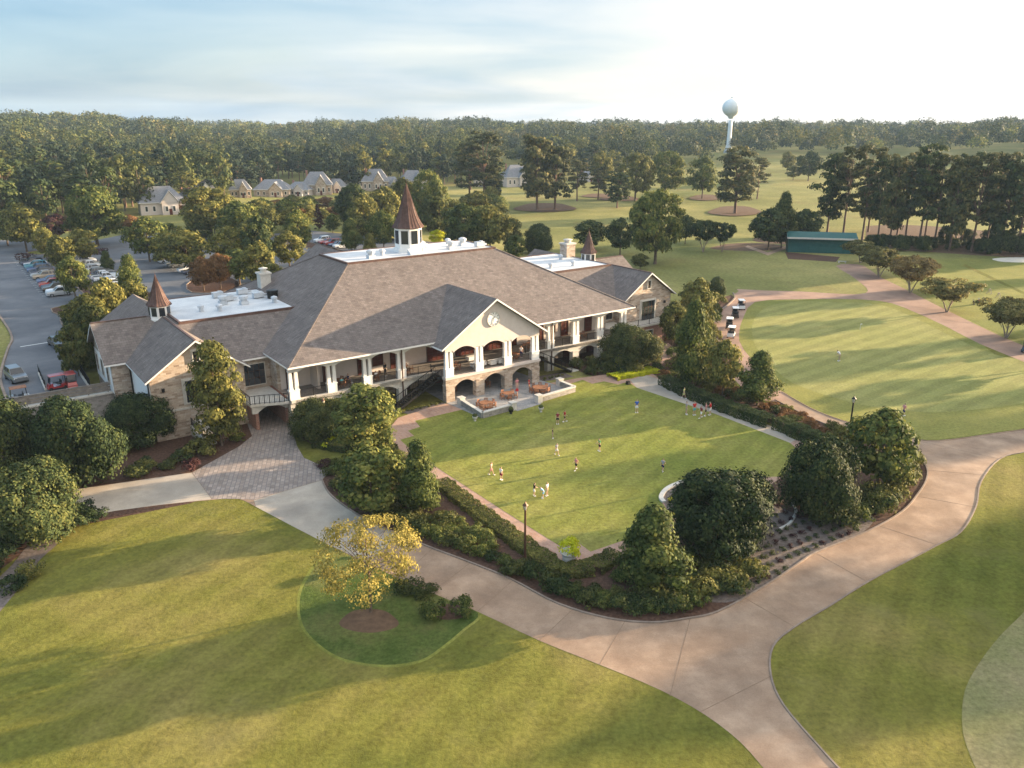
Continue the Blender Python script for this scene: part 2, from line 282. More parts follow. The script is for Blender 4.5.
# ---------------------------------------------------------------- object helpers
def tag(o, label=None, cat=None, group=None, kind=None):
    for k, v in (('label', label), ('category', cat), ('group', group), ('kind', kind)):
        if v: o[k] = v
    return o
def empty(name, loc, rz=0.0, label=None, cat=None, group=None):
    o = bpy.data.objects.new(name, None); COL.objects.link(o); o.location = loc; o.rotation_euler = (0, 0, rz)
    o.empty_display_size = 0.5
    return tag(o, label, cat, group)
def link(name, me, parent=None, loc=(0, 0, 0), rz=0.0):
    o = bpy.data.objects.new(name, me); COL.objects.link(o); o.location = loc; o.rotation_euler = (0, 0, rz)
    if parent: o.parent = parent
    return o
class MB:
    def __init__(s): s.v = []; s.f = []; s.m = []
    def add(s, vs, fs, mi=0):
        k = len(s.v); s.v += [tuple(p) for p in vs]
        for f in fs: s.f.append(tuple(k + i for i in f)); s.m.append(mi)
        return s
    def box(s, x0, x1, y0, y1, z0, z1, mi=0, tx=0.0, ty=0.0):
        return s.add([(x0, y0, z0), (x1, y0, z0), (x1, y1, z0), (x0, y1, z0), (x0 + tx, y0 + ty, z1), (x1 - tx, y0 + ty, z1), (x1 - tx, y1 - ty, z1), (x0 + tx, y1 - ty, z1)],
                     [(0, 3, 2, 1), (4, 5, 6, 7), (0, 1, 5, 4), (1, 2, 6, 5), (2, 3, 7, 6), (3, 0, 4, 7)], mi)
    def ring(s, prof, cx=0, cy=0, n=12, mi=0, rot=0.0, cap=True):     # prof: (r, z) from bottom to top
        vs = []; fs = []
        for r, z in prof:
            for k in range(n):
                a = rot + 2 * pi * k / n; vs.append((cx + r * cos(a), cy + r * sin(a), z))
        for i in range(len(prof) - 1):
            for k in range(n):
                k2 = (k + 1) % n; fs.append((i * n + k, i * n + k2, (i + 1) * n + k2, (i + 1) * n + k))
        if cap: fs.append(tuple(range(n))[::-1]); fs.append(tuple((len(prof) - 1) * n + k for k in range(n)))
        return s.add(vs, fs, mi)
    def bar(s, a, b, w=0.03, h=None, mi=0):
        a = Vector(a); b = Vector(b); h = h or w; d = (b - a).normalized()
        up = Vector((0, 0, 1)) if abs(d.z) < 0.95 else Vector((1, 0, 0)); x = d.cross(up).normalized() * w / 2; y = x.cross(d).normalized() * h / 2
        return s.add([a - x - y, a + x - y, a + x + y, a - x + y, b - x - y, b + x - y, b + x + y, b - x + y],
                     [(0, 3, 2, 1), (4, 5, 6, 7), (0, 1, 5, 4), (1, 2, 6, 5), (2, 3, 7, 6), (3, 0, 4, 7)], mi)
    def tube(s, pts, rads, n=7, mi=0):
        vs = []; fs = []; m = len(pts)
        for i, p in enumerate(pts):
            d = (Vector(pts[min(i + 1, m - 1)]) - Vector(pts[max(i - 1, 0)])).normalized()
            up = Vector((1, 0, 0)) if abs(d.x) < 0.8 else Vector((0, 1, 0)); x = d.cross(up).normalized(); y = d.cross(x)
            for k in range(n):
                a = 2 * pi * k / n; vs.append(Vector(p) + (x * cos(a) + y * sin(a)) * rads[i])
        for i in range(m - 1):
            for k in range(n):
                k2 = (k + 1) % n; fs.append((i * n + k, i * n + k2, (i + 1) * n + k2, (i + 1) * n + k))
        fs.append(tuple(range(n))); fs.append(tuple((m - 1) * n + k for k in range(n))); return s.add(vs, fs, mi)
    def prism(s, poly, axis, a, b, mi=0):             # poly of (p, q) extruded along axis: 'y' -> (x,z), 'x' -> (y,z), 'z' -> (x,y)
        n = len(poly)
        def P(p, t): return (p[0], t, p[1]) if axis == 'y' else ((t, p[0], p[1]) if axis == 'x' else (p[0], p[1], t))
        return s.add([P(p, a) for p in poly] + [P(p, b) for p in poly],
                     [tuple(range(n))[::-1], tuple(range(n, 2 * n))] + [(i, (i + 1) % n, n + (i + 1) % n, n + i) for i in range(n)], mi)
    def mesh(s, name, mats, fix=True, sm=False):
        me = bpy.data.meshes.new(name); me.from_pydata(s.v, [], s.f)
        for x in (mats if isinstance(mats, (list, tuple)) else [mats]): me.materials.append(M(x) if isinstance(x, str) else x)
        me.polygons.foreach_set('material_index', s.m)
        if fix:
            bm = bmesh.new(); bm.from_mesh(me); bmesh.ops.recalc_face_normals(bm, faces=bm.faces); bm.to_mesh(me); bm.free()
        if sm: me.polygons.foreach_set('use_smooth', [True] * len(me.polygons))
        me.update(); return me
    def build(s, name, mats, parent=None, loc=(0, 0, 0), rz=0.0, sm=False, fix=True):
        return link(name, s.mesh(name, mats, fix, sm), parent, loc, rz)
def sheet(name, pts, z, m, holes=None, kind='structure', skirt=0.0):
    bm = bmesh.new(); vs = [bm.verts.new((p[0], p[1], z)) for p in pts]
    es = [bm.edges.new((vs[i], vs[(i + 1) % len(vs)])) for i in range(len(vs))]
    bmesh.ops.triangle_fill(bm, edges=es, use_beauty=True)
    for f in bm.faces:
        f.normal_update()
        if f.normal.z < 0: f.normal_flip()
    if skirt:
        r = bmesh.ops.extrude_edge_only(bm, edges=es)
        for v in r['geom']:
            if isinstance(v, bmesh.types.BMVert): v.co.z -= skirt
    me = bpy.data.meshes.new(name); bm.to_mesh(me); bm.free(); me.materials.append(M(m))
    o = link(name, me); o['kind'] = kind; return o
def pxs(pts, z=0.0): return [tuple(at(x, y, z)[:2]) for x, y in pts]
def uws(pts): return [tuple(W(u, w)[:2]) for u, w in pts]
def kerb(name, pts, w=0.16, h=0.12, z=0.0, m='kerb_concrete', closed=False):
    mb = MB(); n = len(pts)
    for i in range(n if closed else n - 1):
        a = Vector((*pts[i], z + h / 2)); b = Vector((*pts[(i + 1) % n], z + h / 2))
        if (b - a).length > 0.01:
            d = (b - a).normalized() * 0.015; mb.bar(a - d, b + d, w, h - 0.003 * (i % 2))
    o = mb.build(name, m, fix=False); o['kind'] = 'structure'; return o

# ---------------------------------------------------------------- terrain
def build_terrain():
    n = 420; t = np.linspace(-4.75, 4.75, n); s = 60 * np.sinh(t)
    X, Y = np.meshgrid(s + 0.0, s + 90.0); X = X.ravel(); Y = Y.ravel()
    Z = np.array([ground(x, y) for x, y in zip(X, Y)]) - 0.0
    V = np.stack([X, Y, Z], 1)
    i = np.arange(n * n).reshape(n, n); Q = np.stack([i[:-1, :-1], i[:-1, 1:], i[1:, 1:], i[1:, :-1]], -1).reshape(-1, 4)
    me = bpy.data.meshes.new('ground'); me.from_pydata(V.tolist(), [], Q.tolist()); me.materials.append(M('terrain_grass'))
    me.polygons.foreach_set('use_smooth', [True] * len(me.polygons))
    o = link('ground', me); o['kind'] = 'structure'
build_terrain()

# ---------------------------------------------------------------- foliage
def unit(v): return v / np.maximum(np.linalg.norm(v, axis=-1, keepdims=True), 1e-6)
def quads(C, Nn, S, rng, name, m, aspect=0.8):
    n = len(C); r = rng.normal(size=(n, 3)); T = unit(np.cross(Nn, r)); B = np.cross(Nn, T)
    S = np.asarray(S).reshape(-1, 1) * rng.uniform(0.4, 1.5, (n, 1)) * 0.5
    V = np.stack([C - T * S, C + B * S * aspect + Nn * S * 0.15, C + T * S, C - B * S * aspect + Nn * S * 0.15], 1).reshape(-1, 3)
    me = bpy.data.meshes.new(name); me.vertices.add(4 * n); me.vertices.foreach_set('co', V.astype(np.float32).ravel())
    me.loops.add(4 * n); me.loops.foreach_set('vertex_index', np.arange(4 * n, dtype=np.int32))
    me.polygons.add(n); me.polygons.foreach_set('loop_start', np.arange(0, 4 * n, 4, dtype=np.int32))
    me.update(calc_edges=True); me.materials.append(m); return me
def shape_r(kind, t):
    if kind == 'round': return max(0.0, 1 - abs(2 * t - 0.9) ** 2.3) ** 0.5 if abs(2 * t - .9) < 1 else 0.12
    if kind == 'oak': return (max(0.0, 1 - abs((t - 0.42) / 0.6) ** 2.4)) ** 0.5
    if kind == 'cone': return min(1, 0.55 + t * 2.2) * max(0, 1 - t ** 1.5) ** 0.75
    if kind == 'holly': return (max(0.0, 1 - abs((t - 0.42) / 0.62) ** 2.8)) ** 0.5
    if kind == 'pine': return 0.35 + 0.65 * (max(0.0, 1 - abs((t - 0.5) / 0.62) ** 2)) ** 0.5
    if kind == 'umbrella': return min(1.0, 0.35 + 1.25 * t) * (max(0.0, 1 - max(0, (t - 0.55) / 0.5) ** 2)) ** 0.5
    if kind == 'column': return (max(0.0, 1 - abs((t - 0.45) / 0.6) ** 2.2)) ** 0.5
    return 1
def crown(kind, H, R, z0, ncl, clr, nleaf, leaf, seed, squash=0.75, shell=0.55, out_w=0.5):
    rng = np.random.default_rng(seed); cs = []; rs = []
    lump = rng.uniform(0, 2 * pi, 4)
    for i in range(ncl):
        t = (i + rng.uniform(0.2, 0.8)) / ncl; a = rng.uniform(0, 2 * pi)
        r = shape_r(kind, t) * R; cr_ = clr * rng.uniform(0.65, 1.3)
        r *= 1 + 0.20 * sin(2 * a + lump[0] + 3 * t) + 0.13 * sin(4 * a + lump[1] + 5 * t)
        rad = max(0.0, r - cr_ * 0.75) * (rng.uniform(shell, 1) ** 0.5)
        z = z0 + cr_ * 0.5 + t * (H - z0 - cr_ * 1.1)
        cs.append((rad * cos(a), rad * sin(a), z)); rs.append(cr_ * (0.6 + 0.4 * min(1, r / R + 0.2)))
    cs = np.array(cs); rs = np.array(rs); w = rs ** 2; idx = rng.choice(ncl, nleaf, p=w / w.sum())
    d = unit(rng.normal(size=(nleaf, 3))); d[:, 2] = np.where(d[:, 2] < -0.35, -d[:, 2] * 0.6, d[:, 2]); d = unit(d)
    rr = rs[idx] * rng.uniform(0.6, 1.06, nleaf) * (1 + 0.2 * rng.normal(size=nleaf) * 0.5)
    C = cs[idx] + d * rr[:, None] * np.array([1, 1, squash])
    C[:, 2] = np.maximum(C[:, 2], 0.08)
    ax = C - np.array([0, 0, z0 + (H - z0) * 0.4]); ax = unit(ax)
    Nn = unit(d * 1.0 + ax * out_w * .6 + rng.normal(size=(nleaf, 3)) * 0.26)
    return C, Nn, leaf, rng, cs, rs
def trunk_mb(H, r0, cs, rng, nl=9, fork=0.4, lean=0.0, multi=1):
    mb = MB()
    for k in range(multi):
        a = 2 * pi * k / max(multi, 1) + 0.4; sp = 0.0 if multi == 1 else 0.28 * H
        topp = Vector((sp * cos(a) + lean, sp * sin(a), H * (0.86 if multi == 1 else 0.62)))
        base = Vector((0.12 * cos(a), 0.12 * sin(a), -0.3)) if multi > 1 else Vector((0, 0, -0.3))
        pts = [base.lerp(topp, t) + Vector((sin(t * 5 + k), cos(t * 4 + k), 0)) * 0.015 * H * t for t in (0, .08, .25, .45, .7, 1)]
        if multi > 1:
            pts = [Vector((p.x * (0.35 + .65 * i / 5), p.y * (0.35 + .65 * i / 5), p.z)) for i, p in enumerate(pts)]
        rr = r0 if multi == 1 else r0 * 0.6
        mb.tube(pts, [rr * 1.35, rr, rr * .85, rr * .7, rr * .45, rr * .12], 7)
        sel = rng.choice(len(cs), min(nl // multi + 1, len(cs)), replace=False)
        for j in sel:
            c = Vector(cs[j])
            if multi > 1 and (c.x * cos(a) + c.y * sin(a)) < 0: continue
            t = fork + (0.9 - fork) * min(1, max(0, (c.z / H - fork) * 0.9)); s0 = base.lerp(topp, t)
            if c.z < s0.z: s0 = base.lerp(topp, max(0.12, fork * 0.8))
            mid = s0.lerp(c, 0.5) + Vector((0, 0, 0.04 * H))
            mb.tube([s0, mid, c], [rr * .38, rr * .22, rr * .06], 5)
    return mb
PROTO = {}
SPEC = {  # kind: shape,H,R,z0,ncl,clr,nleaf,leaf,squash, trunk r, bark, fork, multi
    'round':  ('round', 9, 4.0, 1.3, 60, 1.25, 6000, 0.42, 0.8, 0.17, 'bark', .2, 1),
    'oak':    ('oak', 15, 7.5, 2.2, 110, 1.8, 10500, 0.62, 0.75, 0.42, 'bark', .2, 1),
    'cone':   ('cone', 8, 3.1, 0.3, 38, 1.25, 14000, 0.25, 0.85, 0.13, 'bark', .1, 1),
    'holly':  ('holly', 8, 5.0, 0.1, 150, 1.35, 36000, 0.25, 0.85, 0.22, 'bark', .1, 1),
    'pine':   ('pine', 26, 5.0, 6.5, 52, 1.65, 6000, 0.55, 0.55, 0.33, 'pine_bark', .35, 1),
    'fullpine': ('pine', 18, 4.4, 2.6, 66, 1.6, 6500, 0.58, 0.6, 0.3, 'pine_bark', .2, 1),
    'umbrella': ('umbrella', 6, 4.2, 1.8, 70, 0.95, 8500, 0.27, 0.6, 0.2, 'pale_bark', .25, 3),
    'sparse': ('oak', 8, 4.9, 2.0, 110, 0.9, 9500, 0.175, 0.7, 0.14, 'bark', .3, 1),
    'column': ('column', 9, 2.6, 0.5, 80, 0.9, 9000, 0.29, 0.85, 0.13, 'bark', .15, 1),
    'spire':  ('cone', 8, 1.6, 0.2, 40, 0.5, 2600, 0.22, 0.9, 0.1, 'bark', .1, 1),
    'foresta': ('round', 15, 5.0, 2.5, 26, 1.9, 1100, 0.85, 0.8, 0.2, 'bark', .2, 1),
    'forestb': ('column', 17, 3.9, 3.0, 26, 1.7, 1000, 0.8, 0.8, 0.2, 'bark', .2, 1),
    'forestc': ('pine', 19, 3.9, 6.5, 22, 1.7, 900, 0.8, 0.6, 0.2, 'pine_bark', .3, 1),
}
def proto(kind, var):
    k = (kind, var)
    if k not in PROTO:
        sh, H, R, z0, ncl, clr, nl, lf, sq, tr, bk, fk, mu = SPEC[kind]
        C, Nn, lf, rng, cs, rs = crown(sh, H, R, z0, ncl, clr, nl, lf, sum(map(ord, kind)) * 7 + var * 13, sq)
        me = quads(C, Nn, lf, rng, 'crown', M('leaf_green'))
        if kind == 'pine':
            tm = trunk_mb(H, tr, cs, rng, 16, fk, 0.0, mu)
        else: tm = trunk_mb(H, tr, cs, rng, 12, fk, 0.0, mu)
        PROTO[k] = (me, tm.mesh('trunk', bk, fix=False, sm=True), H, R)
    return PROTO[k]
NV = {'round': 4, 'oak': 2, 'cone': 3, 'holly': 2, 'pine': 4, 'fullpine': 3, 'umbrella': 3, 'sparse': 1, 'column': 2, 'spire': 1, 'foresta': 4, 'forestb': 3, 'forestc': 3}
TREES = []
def tree(kind, p, h, r, leafm, label, group=None, name='tree', var=None, rz=None, cat='tree'):
    var = random.randrange(NV[kind]) if var is None else var
    cm, tm, H, R = proto(kind, var)
    t = empty(name, p, random.uniform(0, 6.28) if rz is None else rz, label, cat, group)
    t.scale = (r / R, r / R, h / H)
    c = link('crown', cm, t); c.material_slots[0].link = 'OBJECT'; c.material_slots[0].material = M('leaf_' + leafm)
    link('trunk', tm, t); TREES.append((p[0], p[1], r)); return t
def tree_px(kind, bx, by, ty, wpx, leafm, label, group=None, name='tree', z=None, var=None, rz=None):
    if kind in ('holly', 'cone', 'column') and by > 380: by -= wpx * 0.13      # crowns that reach the ground hide their own foot
    p = atg(bx, by) if z is None else at(bx, by, z)
    h = top_z(p.y, ty) - p.z; zc = p.y * cos(PIT) + (CH - p.z - h / 2) * sin(PIT); r = wpx / 2 * zc / F
    return tree(kind, p, h, r, leafm, label, group, name, var, rz)
def shrub_mesh(R, H, ncl, clr, nl, leaf, seed, kind='holly'):
    C, Nn, lf, rng, cs, rs = crown(kind, H, R, 0.0, ncl, clr, nl, leaf, seed, 0.9, 0.5)
    return quads(C, Nn, lf, rng, 'shrub', M('leaf_dark'))
SHR = {}
PAVED = []
def shrub(p, r, h, leafm, label, group=None, name='shrub', size='m', cat='shrub'):
    if p[2] == 0 and any(inside(q, p[0], p[1]) for q in PAVED): return None
    k = (size, random.randrange(4))
    if k not in SHR:
        SHR[k] = shrub_mesh(1.0, 1.1, 26, 0.34, 1500, 0.13, 50 + k[1]) if size == 'm' else (shrub_mesh(0.5, 0.5, 8, 0.22, 240, 0.1, 80 + k[1]) if size == 's' else shrub_mesh(2.0, 2.4, 60, 0.55, 5000, 0.17, 90 + k[1]))
    R, H = {'m': (1.0, 1.1), 's': (0.5, 0.5), 'l': (2.0, 2.4)}[size]
    o = link(name, SHR[k], None, p, random.uniform(0, 6.28)); o.scale = (r / R, r / R, h / H)
    o.material_slots[0].link = 'OBJECT'; o.material_slots[0].material = M('leaf_' + leafm)
    return tag(o, label, cat, group)
def hedge(pts, width, h, leafm, label, z=0.0, name='clipped_hedge', dens=850, leaf=0.14, group=None):
    rng = np.random.default_rng(int(abs(pts[0][0]) * 10) + 3); Cs = []; Ns = []
    mb = MB()
    for (x0, y0), (x1, y1) in zip(pts, pts[1:]):
        L_ = hypot(x1 - x0, y1 - y0); n = int(L_ * dens * (width + 2 * h) / 3)
        d = np.array([x1 - x0, y1 - y0]) / L_; pr = np.array([-d[1], d[0]])
        t = rng.uniform(0, L_, n); q = rng.uniform(0, width + 2 * h, n); lump = 0.07 * np.sin(t * 2.1 + x0) + 0.05 * np.sin(t * 5 + 1)
        top = (q >= h) & (q <= h + width)
        off = np.where(top, q - h - width / 2, np.where(q < h, -width / 2, width / 2)); zz = np.where(top, h, np.where(q < h, q, q - h - width))
        nrm = np.stack([np.where(top, 0, np.sign(off) * pr[0]), np.where(top, 0, np.sign(off) * pr[1]), np.where(top, 1.0, 0.25)], 1)
        off = off * (1 + lump * 1.5) + rng.normal(size=n) * 0.03; zz = zz * (1 + lump * .5) + rng.normal(size=n) * 0.03
        Cs.append(np.stack([x0 + d[0] * t + pr[0] * off, y0 + d[1] * t + pr[1] * off, z + np.maximum(zz, 0.04)], 1)); Ns.append(nrm)
    C = np.concatenate(Cs); Nn = unit(np.concatenate(Ns) + rng.normal(size=C.shape) * 0.35)
    c0 = C.mean(0); c0[2] = z
    me = quads(C - c0, Nn, leaf, rng, name, M('leaf_' + leafm)); o = link(name, me, None, tuple(c0)); return tag(o, label, 'hedge', group)


# ---------------------------------------------------------------- ground sheets (front level z = 0)
MAIN_UP = [(-60, 530), (20, 500), (72, 490), (130, 481), (192, 472.5)]
BED_EDGE = [(322, 480), (328, 492), (340, 503), (361, 517), (383, 528), (406, 538), (436, 550), (468, 562), (512, 580), (558, 604), (608, 618.7), (652, 623), (687, 619), (718, 612), (764, 587), (800, 563), (816, 553), (867, 532), (902, 512), (918, 494), (926, 481), (927, 469), (918, 456), (903, 444), (870, 436), (843, 430), (815, 420), (775, 400)]
GREEN_EDGE = [(782, 392), (812, 409), (843, 421), (880, 432), (905, 437.5), (938, 441), (1000, 433), (1060, 424), (1200, 398), (1340, 360)]
LOW_OUT = [(840, 770), (819, 747), (784, 706), (771, 676), (773, 647), (795, 627), (830, 606), (868, 582), (906, 562), (938, 545), (961, 532), (976, 507), (981, 482), (1000, 459), (1030, 451), (1100, 434), (1240, 400), (1400, 362)]
LAWN_UP = [(-60, 545), (60, 519), (112, 511), (160, 505), (212, 500), (238, 499), (256, 507), (290, 525), (323, 542), (370, 565), (420, 588), (478, 612), (540, 641), (600, 665), (660, 690), (705, 715), (740, 742), (765, 770)]
base_pts = pxs(smooth([(-700, 640), (-500, 470), (-100, 447), (120, 440), (300, 400), (640, 386)] + [(700, 350), (735, 289), (862, 296), (1024, 347), (1500, 480), (1500, 1200), (500, 2400), (-700, 1500)], 1))
sheet('rough_lawn', base_pts, 0.004, 'rough_grass')
path_poly = [(-60, 530), (72, 490), (192, 472.5), (212, 499)] + [(254, 499)] + smooth(BED_EDGE, 4, False) + smooth(GREEN_EDGE, 3, False) + smooth(LOW_OUT[::-1], 4, False) + [(850, 800), (790, 800)] + smooth(LAWN_UP[::-1], 3, False)
sheet('cart_path', pxs(path_poly), 0.016, 'path_concrete'); PAVED.append(pxs(path_poly))
sheet('path', pxs([(72, 490), (192, 472.7), (212, 499.2), (160, 505), (115, 511), (95, 515), (60, 500)]), 0.020, 'pale_concrete')
sheet('path', pxs([(256, 507), (254, 500), (322, 480), (328, 492), (340, 503), (361, 517), (400, 536), (368, 563), (323, 542), (290, 525)]), 0.020, 'pale_concrete')
drive = [(192, 472.5), (215, 460), (240, 446), (252, 436)]
dp = pxs(drive) + uws([(-24.0, 9.0), (-24.0, 24.0), (-20.0, 24.0), (-20.0, 5)]) + pxs([(293, 432), (297, 446), (304, 458), (322, 466), (333, 468), (322, 480), (254, 500), (238, 499), (212, 499)])
sheet('driveway', dp, 0.024, 'paver'); PAVED.append(dp)
# joints in the concrete of the cart path
mj = MB()
for (a, b) in (((212, 499.2), (192, 472.7)), ((254, 500), (322, 480)), ((478, 611), (512, 581)), ((470, 563), (432, 592)), ((540, 640), (572, 610)), ((600, 664), (625, 621)), ((670, 696), (690, 619)), ((771, 676), (700, 712)), ((795, 627), (745, 598)), ((868, 582), (816, 553)), ((938, 545), (880, 526)), ((976, 507), (916, 496)), ((985, 475), (927, 470)), ((841, 767), (760, 772)), ((906, 438), (1000, 459)), ((400, 578), (432, 549)), ((350, 555), (385, 530))):
    pa, pb = at(*a, 0.0225), at(*b, 0.0225); mj.bar(pa, pb, 0.045, 0.006)
o = mj.build('path_joint', 'joint_fill'); o['kind'] = 'structure'
kerb('kerb', pxs(smooth(BED_EDGE, 4, False)), 0.15, 0.12)
kerb('kerb', pxs(smooth(LOW_OUT, 4, False)), 0.12, 0.08)
kerb('kerb', pxs(smooth(GREEN_EDGE[:9], 4, False)), 0.12, 0.08, m='path_concrete')
# planting beds
bed_px = smooth(BED_EDGE, 3, False) + [(772, 424), (800, 441), (790, 458), (764, 478), (700, 482), (668, 492), (664, 503), (676, 518), (640, 540), (617, 556), (575, 578), (553, 570), (500, 528), (445, 489), (418, 470), (398, 450), (384, 440), (368, 455), (340, 462)]
BED = pxs(bed_px)
sheet('mulch_bed', BED, 0.010, 'mulch')
sheet('mulch_bed', pxs(smooth([(700, 592), (740, 600), (800, 562), (862, 533), (870, 515), (815, 520), (770, 505), (755, 525)], 4)), 0.014, 'pale_mulch')
sheet('mulch_bed', pxs([(660, 375), (700, 360), (740, 392), (790, 410), (843, 431), (870, 440), (845, 452), (800, 440), (772, 424), (700, 396), (640, 385)]), 0.012, 'mulch')
sheet('mulch_bed', uws([(-36.9, 7.9), (-36.9, 17.6), (-24.4, 10), (-24.1, 5), (-27, -3), (-29, -8), (-36, -10.5), (-47, -9), (-62, -14), (-66, 19), (-37, 19)]), 0.012, 'mulch')
sheet('mulch_bed', uws([(-20.2, 4.0), (-20.6, -1), (-20, -5.5), (-17, -8.5), (-12.8, -7), (-11.5, -1), (-8.2, 0.2), (-8.2, 9), (-20.2, 9)]), 0.012, 'mulch')
sheet('mulch_bed', uws([(-6.9, 0.6), (-0.4, 0.6), (-0.4, -0.3), (-6.4, -0.7)]), 0.014, 'pale_mulch')
sheet('mulch_bed', uws([(15.8, -0.1), (21, -0.9), (21, 1.8), (15.8, 2.5)]), 0.014, 'pale_mulch')
sheet('mulch_bed', uws([(23.5, -3.0), (34, -9), (40, -7.5), (38, 0), (34.4, 8), (23, 8)]), 0.014, 'mulch')
sheet('mulch_bed', pxs([(712, 321), (726, 306), (735, 298), (725, 290), (700, 283), (680, 300), (665, 330), (660, 372), (700, 380), (735, 388), (733, 355), (722, 338)]), 0.020, 'mulch')
sheet('rough_bank', pxs([(-260, 700), (-100, 610), (0, 570), (60, 525), (108, 516), (105, 490), (60, 500), (0, 500), (-300, 520)]), 0.014, 'mulch')
sheet('path', pxs(smooth([(-60, 690), (0, 612), (22, 585), (40, 560), (58, 543), (45, 540), (28, 546), (12, 565), (-10, 585), (-80, 640)], 3)), 0.020, 'pale_mulch')
# rough island with the yellow tree
isl = smooth([(300, 600), (303, 625), (320, 645), (345, 659), (385, 665), (420, 660), (440, 648), (462, 630), (478, 613), (440, 596), (400, 579), (355, 558), (325, 560), (308, 578)], 4)
icx, icy = 382, 612
sheet('mown_ring', pxs([(icx + (x - icx) * 1.035, icy + (y - icy) * 1.05) for x, y in isl]), 0.008, 'lawn_grass')
sheet('rough_grass_island', pxs(isl), 0.012, 'island_grass')
sheet('mulch_ring', pxs([(369 + 29 * cos(a) * (1 + .1 * sin(3 * a)), 621 + 12 * sin(a)) for a in np.linspace(0, 2 * pi, 24, endpoint=False)]), 0.018, 'pine_straw')
sheet('mulch_ring', pxs([(447 + 24 * cos(a), 612 + 8 * sin(a)) for a in np.linspace(0, 2 * pi, 16, endpoint=False)]), 0.016, 'mulch')
# croquet lawn and its walks
LAWN = [(457, 411), (415, 421), (420, 427), (408, 431), (414, 436), (400, 440), (411, 450), (445, 473), (505, 512), (564, 549), (576, 541.5), (590.6, 552), (640, 535), (672, 517), (662, 503), (661, 498), (668, 489), (688, 481), (715, 477), (757, 477), (783, 477), (800, 452), (790, 443), (715, 414), (637, 388), (628, 382), (618, 384.7), (604, 381.5), (592, 384), (582.5, 380), (557.5, 388), (520, 398)]
WALK = [(445, 404), (425, 409), (398, 418), (388, 430), (384, 440), (390, 448), (436, 480), (500, 525), (556, 566), (575, 573), (600, 566), (640, 549), (676, 530), (690, 500), (760, 492), (800, 465), (812, 452), (797, 437), (720, 405), (661, 380), (650, 372), (680, 352), (668, 343), (645, 360), (618, 373), (580, 378), (545, 384)]
PAVED.append(pxs(LAWN))
sheet('brick_walk', pxs(WALK), 0.024, 'brick_walk')
sheet('walk', pxs([(790, 443.2), (715, 414.2), (637, 388.2), (630, 380), (646, 375), (661, 380), (720, 405), (799, 438)]), 0.028, 'pale_concrete')
sheet('croquet_lawn', pxs(LAWN), 0.036, 'lawn_grass')
lb = [(664, 503), (661, 498), (668, 489), (688, 481), (705, 479), (725, 490), (715, 515), (690, 520), (672, 516)]
sheet('planting_ring', pxs(smooth(lb, 3)), 0.044, 'pale_mulch')
kerb('stone_edging', pxs(smooth(lb[:5], 4, False)), 0.45, 0.22, m='limestone')
# patio under and before the portico
sheet('patio', uws([(0.4, -7.4), (5.4, -7.1), (5.6, -8), (9.8, -7.6), (10.2, -6.6), (17, -6.2), (16, 0.2), (15.4, 8), (0, 8), (-0.2, 0)]), 0.046, 'slate_floor')
# practice green, fringe
FR = [(752, 303), (741, 320), (738, 336), (752, 361), (782, 390), (812, 408), (843, 420), (905, 436), (938, 439.5), (1000, 431.5), (1060, 422), (1200, 392), (1280, 345), (1180, 330), (1024, 361), (980, 343), (945, 325), (905, 307), (880, 300.5), (830, 298.5), (790, 299)]
sheet('green_fringe', pxs(smooth(FR, 3)), 0.008, 'fringe_grass')
GR = [(765, 308), (753, 322), (754, 342), (768, 362), (795, 384), (850, 402), (905, 411), (960, 411), (1030, 402), (1110, 384), (1150, 362), (1060, 362), (1000, 356), (955, 338), (915, 318), (880, 305), (830, 302), (790, 302)]
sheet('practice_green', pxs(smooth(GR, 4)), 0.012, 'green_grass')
G2 = smooth([(1100, 560), (1040, 590), (1024, 612), (1000, 636), (980, 662), (965, 690), (962, 722), (968, 750), (990, 790), (1050, 850), (1200, 860), (1300, 640)], 3)
sheet('putting_green', pxs(G2), 0.012, 'worn_green')
# path round the back of the green, with the carts
sheet('cart_path', pxs(smooth([(735, 289), (800, 291.5), (855, 294.5), (868, 291), (862, 284), (850, 275), (836, 266), (850, 264), (864, 266), (880, 277), (905, 289), (938, 306), (983, 328), (1024, 346), (1100, 372), (1100, 395), (1024, 362), (980, 344), (945, 326), (905, 308), (880, 301), (840, 299), (790, 299.5), (755, 302), (744, 316), (739, 334), (744, 350), (775, 386), (790, 400), (760, 400), (735, 380), (725, 345), (706, 330), (714, 318), (727, 306), (736, 297), (722, 290), (712, 284), (716, 281)], 2)), 0.0185, 'pink_path')
kerb('kerb', pxs(smooth([(722, 345), (712, 333), (712, 321), (719, 312), (727, 306), (735, 298), (733, 293)], 3, False)), 0.3, 0.16)
sheet('fairway', pxs(smooth([(905, 283), (890, 270), (905, 262), (960, 258), (1024, 262), (1200, 275), (1300, 420), (1100, 372), (1024, 344), (960, 316)], 2)), 0.006, 'fringe_grass')
sheet('tee_line', pxs([(965, 264), (1024, 292), (1080, 318), (1080, 321), (1024, 294.5), (962, 265.5)]), 0.012, 'rough_grass')
sheet('sand_bunker', pxs(smooth([(992, 259), (1010, 257.5), (1060, 258), (1090, 262), (1040, 262.5), (1005, 262)], 3)), 0.014, 'sand')
sheet('pine_straw_bed', pxs(smooth([(866, 226), (880, 247), (930, 252), (1024, 258), (1100, 258), (1100, 236), (1000, 232), (930, 226)], 2)), 0.012, 'pine_straw')
